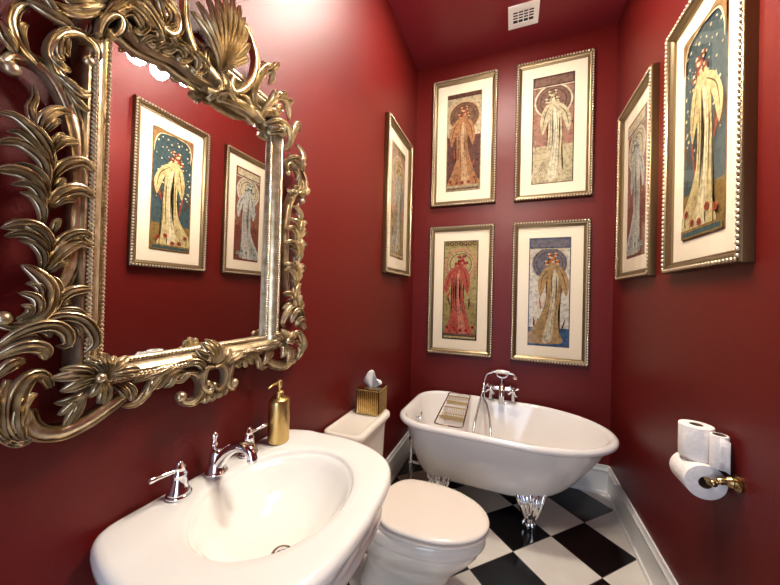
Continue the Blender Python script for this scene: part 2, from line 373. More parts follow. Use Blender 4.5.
    ('corner_scroll', 'leaf', 0.007, 0.016, 0.05, 0.014, [(-2.517, 1.196), (-2.518, 1.217), (-2.514, 1.234)], 0, 1),
    ('corner_scroll', 'band', 0.018, 0.02, 0.03, 0.0, [(-2.506, 1.221), (-2.503, 1.198), (-2.491, 1.178), (-2.471, 1.167), (-2.448, 1.165), (-2.416, 1.174), (-2.385, 1.189), (-2.356, 1.204)], 0, 1),
    ('corner_scroll', 'leaf', 0.006, 0.012, 0.035, 0.0, [(-2.542, 1.193), (-2.532, 1.177), (-2.515, 1.164), (-2.495, 1.166)], 0, 1),
    ('corner_scroll', 'ball', 0.007, 0, 0.035, 0, [(-2.538, 1.19)], 0, 1),
    ('corner_scroll', 'ball', 0.007, 0, 0.035, 0, [(-2.528, 1.176)], 0, 1),
    ('corner_scroll', 'ball', 0.007, 0, 0.035, 0, [(-2.513, 1.165)], 0, 1),
    ('corner_rosette', 'leaf', 0.01, 0.018, 0.06, 0.016, [(-2.419, 1.266), (-2.443, 1.286), (-2.475, 1.294)], 0, 1),
    ('corner_rosette', 'leaf', 0.011, 0.018, 0.06, 0.016, [(-2.421, 1.264), (-2.45, 1.279), (-2.487, 1.28)], 0, 1),
    ('corner_rosette', 'leaf', 0.009, 0.018, 0.06, 0.016, [(-2.417, 1.261), (-2.437, 1.269), (-2.463, 1.261)], 0, 1),
    ('corner_rosette', 'leaf', 0.011, 0.018, 0.06, 0.016, [(-2.419, 1.259), (-2.443, 1.264), (-2.474, 1.252)], 0, 1),
    ('corner_rosette', 'leaf', 0.007, 0.018, 0.06, 0.016, [(-2.413, 1.267), (-2.424, 1.29), (-2.44, 1.302)], 0, 1),
    ('corner_rosette', 'leaf', 0.006, 0.018, 0.06, 0.016, [(-2.411, 1.268), (-2.419, 1.292), (-2.429, 1.306)], 0, 1),
    ('corner_rosette', 'leaf', 0.006, 0.018, 0.06, 0.016, [(-2.409, 1.268), (-2.414, 1.294), (-2.419, 1.31)], 0, 1),
    ('corner_rosette', 'leaf', 0.007, 0.018, 0.06, 0.016, [(-2.407, 1.269), (-2.407, 1.296), (-2.406, 1.314)], 0, 1),
    ('corner_rosette', 'leaf', 0.007, 0.018, 0.06, 0.016, [(-2.405, 1.267), (-2.399, 1.291), (-2.389, 1.305)], 0, 1),
    ('corner_rosette', 'leaf', 0.011, 0.018, 0.06, 0.016, [(-2.401, 1.266), (-2.386, 1.287), (-2.363, 1.298)], 0, 1),
    ('corner_rosette', 'leaf', 0.011, 0.018, 0.06, 0.016, [(-2.398, 1.261), (-2.375, 1.271), (-2.34, 1.265)], 0, 1),
    ('corner_rosette', 'leaf', 0.008, 0.018, 0.06, 0.016, [(-2.401, 1.259), (-2.384, 1.265), (-2.358, 1.253)], 0, 1),
    ('corner_rosette', 'leaf', 0.006, 0.018, 0.06, 0.016, [(-2.407, 1.255), (-2.405, 1.25), (-2.402, 1.223)], 0, 1),
    ('corner_rosette', 'leaf', 0.008, 0.018, 0.06, 0.016, [(-2.409, 1.253), (-2.412, 1.244), (-2.415, 1.211)], 0, 1),
    ('corner_rosette', 'leaf', 0.008, 0.018, 0.06, 0.016, [(-2.407, 1.252), (-2.406, 1.241), (-2.405, 1.206)], 0, 1),
    ('corner_rosette', 'leaf', 0.008, 0.018, 0.06, 0.016, [(-2.411, 1.256), (-2.42, 1.252), (-2.432, 1.228)], 0, 1),
    ('corner_rosette', 'ball', 0.01, 0, 0.085, 0, [(-2.42, 1.267)], 0, 1),
    ('corner_rosette', 'leaf', 0.009, 0.02, 0.05, 0.016, [(-2.428, 1.254), (-2.44, 1.237), (-2.462, 1.23), (-2.477, 1.229)], 0, 1),
    ('corner_rosette', 'leaf', 0.009, 0.02, 0.05, 0.016, [(-2.428, 1.254), (-2.44, 1.237), (-2.459, 1.218), (-2.472, 1.205)], 0, 1),
    ('corner_rosette', 'leaf', 0.009, 0.02, 0.05, 0.016, [(-2.428, 1.254), (-2.44, 1.237), (-2.455, 1.205), (-2.463, 1.18)], 0, 1),
    ('corner_rosette', 'leaf', 0.009, 0.02, 0.05, 0.016, [(-2.428, 1.254), (-2.44, 1.237), (-2.449, 1.207), (-2.453, 1.182)], 0, 1),
    ('bottom_spray', 'leaf', 0.009, 0.018, 0.035, 0.016, [(-2.363, 1.242), (-2.347, 1.222), (-2.34, 1.19)], 0, 1),
    ('bottom_spray', 'leaf', 0.007, 0.018, 0.035, 0.016, [(-2.382, 1.243), (-2.363, 1.218), (-2.35, 1.198)], 0, 1),
    ('bottom_spray', 'leaf', 0.012, 0.018, 0.035, 0.016, [(-2.186, 1.234), (-2.226, 1.253), (-2.262, 1.25), (-2.291, 1.234), (-2.308, 1.212), (-2.331, 1.183), (-2.358, 1.182)], 0, 1),
    ('bottom_spray', 'leaf', 0.01, 0.018, 0.035, 0.016, [(-2.203, 1.227), (-2.242, 1.241), (-2.267, 1.231), (-2.285, 1.211), (-2.302, 1.21)], 0, 1),
    ('bottom_spray', 'leaf', 0.01, 0.018, 0.035, 0.016, [(-2.226, 1.248), (-2.258, 1.254), (-2.287, 1.25), (-2.314, 1.242), (-2.339, 1.232)], 0, 1),
    ('bottom_spray', 'leaf', 0.01, 0.018, 0.035, 0.016, [(-2.186, 1.223), (-2.214, 1.224), (-2.23, 1.212), (-2.246, 1.213)], 0, 1),
    ('bottom_spray', 'leaf', 0.009, 0.018, 0.035, 0.016, [(-2.215, 1.23), (-2.247, 1.226), (-2.256, 1.208), (-2.268, 1.201)], 0, 1),
    ('bottom_spray', 'leaf', 0.008, 0.018, 0.035, 0.016, [(-2.281, 1.23), (-2.304, 1.22), (-2.312, 1.199), (-2.321, 1.182)], 0, 1),
    ('bottom_spray', 'leaf', 0.008, 0.018, 0.035, 0.016, [(-2.252, 1.253), (-2.282, 1.239), (-2.295, 1.228)], 0, 1),
    ('crest_scroll', 'band', 0.012, 0.024, 0.04, 0.0, [(-2.401, 2.028), (-2.384, 2.028), (-2.367, 2.022), (-2.348, 2.018), (-2.329, 2.019), (-2.302, 2.025), (-2.268, 2.034), (-2.225, 2.03), (-2.178, 2.031), (-2.133, 2.042)], 0, 0),
    ('crest_scroll', 'leaf', 0.01014, 0.022, 0.05, 0.022, [(-2.429, 1.966), (-2.423, 2.002), (-2.41, 2.034), (-2.389, 2.065), (-2.366, 2.072), (-2.336, 2.065), (-2.318, 2.051)], 0, 0),
    ('crest_scroll', 'leaf', 0.0078000000000000005, 0.022, 0.05, 0.022, [(-2.419, 1.968), (-2.412, 2.002), (-2.399, 2.031), (-2.381, 2.05), (-2.361, 2.044), (-2.344, 2.026)], 0, 0),
    ('crest_scroll', 'leaf', 0.006240000000000001, 0.022, 0.05, 0.022, [(-2.408, 1.98), (-2.398, 2.009), (-2.387, 2.018), (-2.376, 2.01)], 0, 0),
    ('crest_scroll', 'leaf', 0.0078000000000000005, 0.022, 0.05, 0.022, [(-2.423, 2.018), (-2.403, 2.061), (-2.378, 2.088), (-2.345, 2.089), (-2.314, 2.073), (-2.3, 2.055)], 0, 0),
    ('crest_scroll', 'leaf', 0.006240000000000001, 0.022, 0.05, 0.022, [(-2.313, 2.021), (-2.327, 2.03), (-2.344, 2.022), (-2.356, 2.003)], 0, 0),
    ('crest_scroll', 'leaf', 0.006240000000000001, 0.022, 0.05, 0.022, [(-2.285, 2.027), (-2.299, 2.036), (-2.317, 2.027), (-2.33, 2.008)], 0, 0),
    ('crest_scroll', 'leaf', 0.007019999999999999, 0.022, 0.05, 0.022, [(-2.249, 2.027), (-2.265, 2.046), (-2.29, 2.043), (-2.308, 2.029)], 0, 0),
    ('crest_scroll', 'leaf', 0.007019999999999999, 0.022, 0.05, 0.022, [(-2.216, 2.028), (-2.228, 2.057), (-2.25, 2.063), (-2.261, 2.075)], 0, 0),
    ('crest_scroll', 'leaf', 0.006240000000000001, 0.022, 0.05, 0.022, [(-2.192, 2.028), (-2.199, 2.056), (-2.223, 2.072), (-2.229, 2.094)], 0, 0),
    ('crest_scroll', 'band', 0.008, 0.022, 0.065, 0.01, [(-2.436, 1.959), (-2.432, 1.986), (-2.419, 2.009), (-2.405, 2.013), (-2.402, 1.993), (-2.414, 1.971), (-2.421, 1.98)], 0, 0),
    ('crest_scroll', 'leaf', 0.009, 0.02, 0.058, 0.01, [(-2.345, 2.048), (-2.326, 2.057), (-2.318, 2.039), (-2.333, 2.016), (-2.342, 2.023)], 0, 0),
    ('crest_scroll', 'leaf', 0.009, 0.02, 0.058, 0.01, [(-2.312, 2.06), (-2.291, 2.067), (-2.286, 2.047), (-2.302, 2.025), (-2.311, 2.032)], 0, 0),
    ('crest_scroll', 'leaf', 0.009, 0.02, 0.058, 0.01, [(-2.279, 2.072), (-2.253, 2.073), (-2.247, 2.049), (-2.265, 2.027), (-2.275, 2.037)], 0, 0),
    ('crest_scroll', 'leaf', 0.009, 0.02, 0.058, 0.01, [(-2.242, 2.069), (-2.217, 2.066), (-2.208, 2.043), (-2.227, 2.022), (-2.238, 2.032)], 0, 0),
    ('crest_scroll', 'leaf', 0.009, 0.02, 0.058, 0.01, [(-2.374, 2.052), (-2.358, 2.06), (-2.349, 2.047), (-2.361, 2.024), (-2.369, 2.031)], 0, 0),
    ('crest_scroll', 'band', 0.01, 0.02, 0.045, 0.01, [(-2.335, 2.137), (-2.33, 2.104), (-2.316, 2.083), (-2.292, 2.077), (-2.273, 2.097), (-2.269, 2.136), (-2.285, 2.158), (-2.295, 2.178)], 0, 0),
    ('crest_scroll', 'leaf', 0.009, 0.02, 0.05, 0.02, [(-2.315, 2.101), (-2.305, 2.09), (-2.291, 2.101), (-2.292, 2.125), (-2.312, 2.147)], 0, 0),
    ('crest_scroll', 'leaf', 0.008, 0.016, 0.05, 0.02, [(-2.296, 2.092), (-2.315, 2.11), (-2.325, 2.131), (-2.338, 2.147)], 0, 0),
    ('crest_scroll', 'band', 0.008, 0.02, 0.05, 0.01, [(-2.254, 2.224), (-2.258, 2.177), (-2.257, 2.134), (-2.243, 2.094), (-2.217, 2.065), (-2.183, 2.042), (-2.154, 2.035)], 0, 0),
    ('crest_scroll', 'leaf', 0.012, 0.018, 0.05, 0.02, [(-2.41, 2.042), (-2.43, 2.019), (-2.452, 1.992), (-2.473, 1.974), (-2.49, 1.969), (-2.503, 1.972)], 0, 0),
    ('crest_scroll', 'leaf', 0.01, 0.018, 0.05, 0.02, [(-2.41, 2.051), (-2.43, 2.033), (-2.452, 2.007), (-2.473, 1.991), (-2.487, 1.992)], 0, 0),
    ('crest_scroll', 'leaf', 0.01, 0.018, 0.05, 0.02, [(-2.41, 2.059), (-2.431, 2.047), (-2.45, 2.03), (-2.468, 2.023)], 0, 0),
    ('crest_scroll', 'leaf', 0.008, 0.018, 0.055, 0.02, [(-2.409, 2.05), (-2.395, 2.079), (-2.377, 2.105), (-2.349, 2.108)], 0, 0),
    ('crest_scroll', 'leaf', 0.009, 0.018, 0.055, 0.02, [(-2.402, 2.044), (-2.38, 2.08), (-2.357, 2.092), (-2.336, 2.087)], 0, 0),
    ('crest_scroll', 'leaf', 0.01, 0.018, 0.05, 0.02, [(-2.382, 2.11), (-2.37, 2.099), (-2.362, 2.089), (-2.341, 2.084)], 0, 0),
    ('crest_shell', 'band', 0.012, 0.024, 0.04, 0.0, [(-2.133, 2.039), (-2.083, 2.045), (-2.039, 2.045), (-2.001, 2.047), (-1.969, 2.033)], 0, 0),
    ('crest_ear', 'leaf', 0.01625, 0.022, 0.045, 0.024, [(-1.998, 2.061), (-2.017, 2.093), (-2.018, 2.129), (-2.002, 2.169), (-1.967, 2.213), (-1.915, 2.252)], 0, 0),
    ('crest_ear', 'leaf', 0.0125, 0.022, 0.045, 0.024, [(-2.009, 2.127), (-1.998, 2.175), (-1.981, 2.213), (-1.986, 2.227)], 0, 0),
    ('crest_ear', 'leaf', 0.0125, 0.022, 0.045, 0.024, [(-1.993, 2.171), (-1.967, 2.209), (-1.947, 2.194), (-1.951, 2.171)], 0, 0),
    ('crest_ear', 'leaf', 0.01125, 0.022, 0.045, 0.024, [(-1.958, 2.215), (-1.93, 2.249), (-1.92, 2.27)], 0, 0),
    ('crest_ear', 'leaf', 0.01625, 0.022, 0.045, 0.024, [(-1.962, 2.068), (-1.944, 2.112), (-1.916, 2.147), (-1.879, 2.15), (-1.856, 2.126), (-1.844, 2.102)], 0, 0),
    ('crest_ear', 'leaf', 0.0125, 0.022, 0.045, 0.024, [(-1.933, 2.083), (-1.914, 2.108), (-1.888, 2.116)], 0, 0),
    ('crest_ear', 'leaf', 0.01, 0.022, 0.045, 0.024, [(-1.945, 2.119), (-1.936, 2.146), (-1.916, 2.164)], 0, 0),
    ('crest_ear', 'leaf', 0.01, 0.022, 0.045, 0.024, [(-1.916, 2.15), (-1.896, 2.17), (-1.874, 2.168)], 0, 0),
    ('crest_ear', 'leaf', 0.01, 0.022, 0.045, 0.024, [(-1.879, 2.158), (-1.857, 2.163), (-1.851, 2.148)], 0, 0),
    ('crest_ear', 'leaf', 0.015, 0.022, 0.045, 0.024, [(-1.834, 1.993), (-1.835, 2.038), (-1.825, 2.081), (-1.796, 2.108), (-1.789, 2.08)], 0, 0),
    ('crest_ear', 'leaf', 0.015, 0.022, 0.045, 0.024, [(-1.979, 2.037), (-1.962, 2.068), (-1.923, 2.075), (-1.907, 2.054)], 0, 0),
    ('crest_ear', 'leaf', 0.015, 0.022, 0.045, 0.024, [(-1.951, 2.032), (-1.922, 2.054), (-1.891, 2.055), (-1.885, 2.022)], 0, 0),
    ('crest_ear', 'leaf', 0.0125, 0.022, 0.045, 0.024, [(-1.931, 2.014), (-1.901, 2.029), (-1.869, 2.022)], 0, 0),
    ('crest_ear', 'leaf', 0.0125, 0.022, 0.045, 0.024, [(-1.867, 1.971), (-1.846, 2.018), (-1.859, 2.057), (-1.893, 2.084)], 0, 0),
    ('crest_ear', 'leaf', 0.0125, 0.022, 0.045, 0.024, [(-1.813, 1.924), (-1.772, 1.98), (-1.78, 2.016), (-1.799, 2.031)], 0, 0),
    ('crest_ear', 'leaf', 0.0125, 0.022, 0.045, 0.024, [(-1.854, 1.939), (-1.821, 1.968), (-1.771, 1.956), (-1.751, 1.939)], 0, 0),
    ('crest_shell', 'leaf', 0.0095, 0.022, 0.06, 0.03, [(-2.151, 2.081), (-2.192, 2.117), (-2.225, 2.146), (-2.247, 2.166)], 0, 0),
    ('crest_shell', 'leaf', 0.0095, 0.022, 0.06, 0.03, [(-2.151, 2.081), (-2.186, 2.132), (-2.215, 2.174), (-2.234, 2.203)], 0, 0),
    ('crest_shell', 'leaf', 0.0095, 0.022, 0.06, 0.03, [(-2.151, 2.081), (-2.177, 2.148), (-2.198, 2.205), (-2.212, 2.244)], 0, 0),
    ('crest_shell', 'leaf', 0.0095, 0.022, 0.06, 0.03, [(-2.151, 2.081), (-2.165, 2.162), (-2.178, 2.23), (-2.186, 2.279)], 0, 0),
    ('crest_shell', 'leaf', 0.0095, 0.022, 0.06, 0.03, [(-2.151, 2.081), (-2.154, 2.17), (-2.156, 2.249), (-2.158, 2.304)], 0, 0),
    ('crest_shell', 'leaf', 0.0095, 0.022, 0.06, 0.03, [(-2.151, 2.081), (-2.142, 2.173), (-2.134, 2.255), (-2.128, 2.315)], 0, 0),
    ('crest_shell', 'leaf', 0.0095, 0.022, 0.06, 0.03, [(-2.151, 2.081), (-2.132, 2.169), (-2.115, 2.248), (-2.102, 2.307)], 0, 0),
    ('crest_shell', 'leaf', 0.0095, 0.022, 0.06, 0.03, [(-2.151, 2.081), (-2.125, 2.16), (-2.101, 2.233), (-2.083, 2.287)], 0, 0),
    ('crest_shell', 'leaf', 0.0095, 0.022, 0.06, 0.03, [(-2.151, 2.081), (-2.12, 2.149), (-2.092, 2.213), (-2.07, 2.26)], 0, 0),
    ('crest_shell', 'leaf', 0.0095, 0.022, 0.06, 0.03, [(-2.151, 2.081), (-2.117, 2.135), (-2.085, 2.185), (-2.061, 2.224)], 0, 0),
    ('crest_shell', 'leaf', 0.0095, 0.022, 0.06, 0.03, [(-2.151, 2.081), (-2.118, 2.117), (-2.087, 2.152), (-2.063, 2.178)], 0, 0),
    ('crest_shell', 'band', 0.011, 0.022, 0.05, 0.015, [(-2.092, 2.288), (-2.061, 2.271), (-2.039, 2.236), (-2.029, 2.192), (-2.04, 2.133), (-2.066, 2.084), (-2.099, 2.051), (-2.114, 2.066), (-2.104, 2.096)], 0, 0),
    ('crest_shell', 'band', 0.01, 0.022, 0.05, 0.015, [(-2.173, 2.113), (-2.194, 2.109), (-2.206, 2.084), (-2.202, 2.059), (-2.18, 2.049), (-2.154, 2.04), (-2.163, 2.012), (-2.188, 2.008)], 0, 0),
    ('crest_shell', 'leaf', 0.016, 0.022, 0.05, 0.018, [(-2.14, 2.003), (-2.137, 2.028), (-2.135, 2.059), (-2.139, 2.085)], 0, 0),
    ('crest_shell', 'leaf', 0.014, 0.022, 0.05, 0.018, [(-2.172, 1.99), (-2.147, 2.028), (-2.12, 2.038), (-2.091, 2.026)], 0, 0),
    ('crest_shell', 'leaf', 0.016, 0.02, 0.045, 0.016, [(-2.136, 2.012), (-2.101, 2.021), (-2.056, 2.028), (-1.997, 2.035)], 0, 0),
    ('crest_shell', 'leaf', 0.014, 0.02, 0.045, 0.016, [(-2.102, 2.045), (-2.064, 2.055), (-2.032, 2.042), (-2.007, 2.049)], 0, 0),
    ('cartouche', 'leaf', 0.0136, 0.02, 0.045, 0.02, [(-2.141, 1.232), (-2.161, 1.264), (-2.177, 1.272), (-2.192, 1.286)], 0, 0),
    ('cartouche', 'leaf', 0.0136, 0.02, 0.045, 0.02, [(-2.141, 1.232), (-2.162, 1.281), (-2.168, 1.291), (-2.178, 1.303)], 0, 0),
    ('cartouche', 'leaf', 0.014450000000000001, 0.02, 0.045, 0.02, [(-2.138, 1.231), (-2.149, 1.279), (-2.156, 1.295), (-2.163, 1.312)], 0, 0),
    ('cartouche', 'leaf', 0.014450000000000001, 0.02, 0.045, 0.02, [(-2.135, 1.231), (-2.136, 1.277), (-2.14, 1.289), (-2.144, 1.307)], 0, 0),
    ('cartouche', 'leaf', 0.014450000000000001, 0.02, 0.045, 0.02, [(-2.131, 1.23), (-2.119, 1.269), (-2.116, 1.277), (-2.109, 1.288)], 0, 0),
    ('cartouche', 'leaf', 0.01275, 0.02, 0.045, 0.02, [(-2.128, 1.226), (-2.105, 1.248), (-2.091, 1.264), (-2.084, 1.275)], 0, 0),
    ('cartouche', 'leaf', 0.011049999999999999, 0.02, 0.045, 0.02, [(-2.163, 1.219), (-2.188, 1.247), (-2.206, 1.256), (-2.22, 1.248)], 0, 0),
    ('cartouche', 'leaf', 0.011049999999999999, 0.02, 0.045, 0.02, [(-2.096, 1.217), (-2.083, 1.238), (-2.061, 1.247), (-2.037, 1.255)], 0, 0),
    ('cartouche', 'band', 0.01, 0.02, 0.05, 0.006, [(-2.142, 1.23), (-2.167, 1.232), (-2.179, 1.207), (-2.175, 1.178), (-2.156, 1.165), (-2.147, 1.176), (-2.157, 1.187)], 0.008, 0),
    ('cartouche', 'band', 0.01, 0.02, 0.05, 0.006, [(-2.139, 1.229), (-2.115, 1.23), (-2.104, 1.204), (-2.11, 1.173), (-2.127, 1.162), (-2.137, 1.177)], 0.008, 0),
    ('cartouche', 'band', 0.012, 0.02, 0.045, 0.004, [(-2.222, 1.227), (-2.196, 1.221), (-2.178, 1.195), (-2.18, 1.162), (-2.2, 1.146), (-2.225, 1.154), (-2.231, 1.169)], 0.014, 0),
    ('cartouche', 'band', 0.012, 0.02, 0.045, 0.004, [(-2.045, 1.25), (-2.072, 1.236), (-2.085, 1.202), (-2.088, 1.166), (-2.072, 1.15), (-2.062, 1.163)], 0.014, 0),
    ('cartouche', 'leaf', 0.012, 0.016, 0.04, 0.008, [(-2.164, 1.163), (-2.169, 1.147), (-2.178, 1.136)], 0, 0),
    ('cartouche', 'leaf', 0.012, 0.016, 0.04, 0.008, [(-2.148, 1.158), (-2.15, 1.142), (-2.156, 1.126)], 0, 0),
    ('cartouche', 'leaf', 0.012, 0.016, 0.04, 0.008, [(-2.131, 1.156), (-2.131, 1.139), (-2.134, 1.125)], 0, 0),
    ('cartouche', 'leaf', 0.012, 0.016, 0.04, 0.008, [(-2.115, 1.155), (-2.111, 1.139), (-2.114, 1.128)], 0, 0),
    ('cartouche', 'leaf', 0.012, 0.016, 0.04, 0.008, [(-2.101, 1.157), (-2.093, 1.143), (-2.096, 1.132)], 0, 0),
]

YC = -2.135
t_mirror = thing('wall_mirror', 'large antique gold wall mirror in an openwork carved leaf and scroll frame', 'mirror', (0, YC, 1.12))
GY0, GY1, GZ0, GZ1 = -2.392, -1.912, 1.290, 2.06
k = MB()
g = [Vector((.026, GY0, GZ0)), Vector((.026, GY1, GZ0)), Vector((.026, GY1, GZ1)), Vector((.026, GY0, GZ1))]
rz = Matrix.Rotation(math.radians(0.4), 4, 'Z') ; ry = Matrix.Rotation(math.radians(0.4), 4, 'Y')
c0 = Vector((.026, (GY0 + GY1)/2, (GZ0 + GZ1)/2))
fr = [c0 + rz @ ry @ (p - c0) for p in g]
k.add(fr + [p - Vector((.006, 0, 0)) for p in fr], [(0, 1, 2, 3), (7, 6, 5, 4), (0, 4, 5, 1), (1, 5, 6, 2), (2, 6, 7, 3), (3, 7, 4, 0)], flat=True)
gl = k.build('mirror_glass', M['mirror'], t_mirror); gl['label'] = 'clear silvered mirror glass'
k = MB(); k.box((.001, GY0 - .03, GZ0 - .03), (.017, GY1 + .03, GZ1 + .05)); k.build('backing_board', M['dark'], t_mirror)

# rails: one moulding per side, with a twisted rope bead
RAILP = [(0, .004), (0, .032), (.004, .036), (.009, .036), (.011, .033), (.014, .040), (.020, .050), (.027, .056), (.031, .056), (.033, .051), (.042, .051), (.044, .055), (.048, .055), (.052, .048), (.054, .02), (.054, .002)]
def rail(ya, za, yb, zb, oy, oz):
    k = MB(); rows = []
    for (y, z), s in (((ya, za), -1), ((yb, zb), 1)):
        rows.append([(x, y + oy*d + (s*d if oz else 0), z + oz*d + (s*d if oy else 0)) for d, x in RAILP])
    k.grid(rows, True, True, True)
    r = k.build('rail', M['gold'], t_mirror, sharp=30)
    for dd, xx, rr in ((.005, .0365, .0045), (.0375, .0565, .0056)):
        b = MB(); L = math.hypot(yb - ya, zb - za) + 2*dd; n = int(L/.0088)
        for i in range(n):
            s = -dd + L*(i + .5)/n
            y = (ya + s*(1 if yb > ya else -1)) if oz else ya + oy*dd
            z = (za + s*(1 if zb > za else -1)) if oy else za + oz*dd
            b.ball((xx, y, z), rr, 7, 5, (1, 1, 1))
        b.build('rope_bead', M['bead'], r)
rail(GY0, GZ0, GY0, GZ1 - .03, -1, 0)
rail(GY1, GZ0, GY1, GZ1 - .03, 1, 0)
rail(GY0, GZ0, GY1, GZ0, 0, -1)
rail(GY0, GZ1 + .02, GY1, GZ1 + .02, 0, 1)

def leaf(k, pts, w, h, x0, lift, kind):
    P = resample(spline([Vector((0, y, z)) for y, z in pts], 8), 20 if len(pts) < 8 else 30); n = len(P); m = 12
    rows = []
    for i, p in enumerate(P):
        s = i/(n - 1)
        tg = (P[min(i + 1, n - 1)] - P[max(i - 1, 0)]).normalized(); nr = Vector((0, -tg.z, tg.y))
        if kind == 'leaf':
            ww = w*(.45 + .55*math.sin(min(s/.62, 1)*PI/2))
            if s > .62: ww *= math.sqrt(max(.012, 1 - ((s - .62)/.385)**2))
            hh = h*(.35 + .65*math.sin(PI*min(s*.9 + .08, 1)))
            lf = lift*math.sin(PI*s**.85*.80) * (1.0)
        else:
            ww = w*(.55 + .45*math.sin(PI*min(max(s, .02), .98))**.5); hh = h; lf = lift*math.sin(PI*s)
        row = []
        for j in range(m + 1):
            a = -1 + 2*j/m
            if kind == 'leaf':
                e = (1 - a*a)**.5 if abs(a) < 1 else 0
                hx = hh*e*(.56 + .44*math.cos(a*PI*2.5))
            else:
                b = abs(a); hx = hh*(.15 if b > .97 else .95 if b > .72 else .55 if b > .6 else .60 + .30*(1 - b*b/.36)**.5)
            row.append(p + nr*a*ww + Vector((x0 + lf + hx, 0, 0)))
        th = min(.006, .4*h)
        for j in range(m - 1, 0, -1):
            a = -1 + 2*j/m
            row.append(p + nr*a*ww*.96 + Vector((x0 + lf - th*(1 - a*a)**.5, 0, 0)))
        rows.append(row)
    k.grid(rows, True, True, True)

parts = {}
for part, kind, w, h, x0, lift, pts, ball, mir in ORNAMENT:
    for sgn in ((1, -1) if mir else (1,)):
        q = [(y if sgn > 0 else 2*YC - y, z) for y, z in pts]
        k = parts.setdefault((part, sgn), MB())
        if kind == 'ball':
            k.ball((x0, q[0][0], q[0][1]), w, 14, 9)
        else:
            leaf(k, q, w, h, x0, lift, kind)
            if ball: 
                bp = q[0] if part.startswith('side') else q[-1]
                k.ball((x0 + h*.5, bp[0], bp[1]), ball, 14, 9)
for (part, sgn), k in parts.items(): k.build(part, M['gold'], t_mirror, sharp=60)

# ------------------------------------------------------------------ framed prints
FW, FH, FD = .559, 1.131, .038
def picture(name, label, palette, motif, place, group, fw=FW):
    """built in its own frame: u right, v up, d out of the wall; place = (origin, u axis, d axis)"""
    org, U, D = Vector(place[0]), Vector(place[1]), Vector(place[2]); V = Vector((0, 0, 1))
    t = thing(name, label, 'picture', org, group)
    P = lambda u, v, d: org + U*u + V*v + D*d
    # moulding: profile (inset from outer edge, depth)
    prof = [(0, .001), (0, .030), (.002, .035), (.006, .038), (.018, .038), (.021, .032), (.026, .031), (.033, .026), (.040, .020), (.043, .021), (.046, .019), (.046, .010), (.046, .001)]
    k = MB(); rows = []
    for su, sv in ((-1, -1), (1, -1), (1, 1), (-1, 1), (-1, -1)):
        rows.append([P(su*(fw/2 - a), sv*(FH/2 - a), d) for a, d in prof])
    k.grid(rows, True, False, False)
    n = len(prof)
    for i in range(len(k.f)): k.m[i] = 1 if (i % n) in (0, 1) else 2 if (i % n) == 3 else 0
    f = k.build('frame', [M['gilt'], M['gilt_side'], M['bead_strip']], t, sharp=35)
    b = MB()
    for (ua, va), (ub, vb) in (((-1, -1), (1, -1)), ((1, -1), (1, 1)), ((1, 1), (-1, 1)), ((-1, 1), (-1, -1))):
        a0 = Vector((ua*(fw/2 - .011), va*(FH/2 - .011))); a1 = Vector((ub*(fw/2 - .011), vb*(FH/2 - .011)))
        L = (a1 - a0).length; nb = int(L/.0205)
        vert = abs(ua - ub) < .1
        Rm = Matrix((U, V, D)).transposed()
        for i in range(nb):
            q = a0.lerp(a1, (i + .5)/nb)
            b.ball(P(q.x, q.y, .0375), .0088, 8, 5, (.92, .95, .75) if vert else (.95, .92, .75), Rm)
    b.build('gadroon_bead', M['bead'], f)
    k = MB()
    iw, ih = fw/2 - .045, FH/2 - .045
    k.add([P(-iw, -ih, .010), P(iw, -ih, .010), P(iw, ih, .010), P(-iw, ih, .010), P(-iw, -ih, .002), P(iw, -ih, .002), P(iw, ih, .002), P(-iw, ih, .002)],
          [(0, 1, 2, 3), (7, 6, 5, 4), (0, 4, 5, 1), (1, 5, 6, 2), (2, 6, 7, 3), (3, 7, 4, 0)], flat=True)
    k.build('mat_board', M['mat'], t)
    k = MB(); motif(k, P, fw)
    k.build('print', palette, t)
    k = MB(); k.add([P(-iw, -ih, .0165), P(iw, -ih, .0165), P(iw, ih, .0165), P(-iw, ih, .0165), P(-iw, -ih, .0145), P(iw, -ih, .0145), P(iw, ih, .0145), P(-iw, ih, .0145)],
          [(0, 1, 2, 3), (7, 6, 5, 4), (0, 4, 5, 1), (1, 5, 6, 2), (2, 6, 7, 3), (3, 7, 4, 0)], flat=True)
    k.build('glass_pane', M['pane'], t)
    return t

_pc = {}
def ink(r, g, b):
    if (r, g, b) not in _pc:
        d = lambda c, f: max(0, min(255, c*f))
        _pc[(r, g, b)] = mat('print_ink_%d' % len(_pc), srgb(d(r, .86), d(g, .86), d(b, .86)), .7, spec=.2, noise=(48, srgb(d(r, .60), d(g, .60), d(b, .60)), .42, .72))
    return _pc[(r, g, b)]

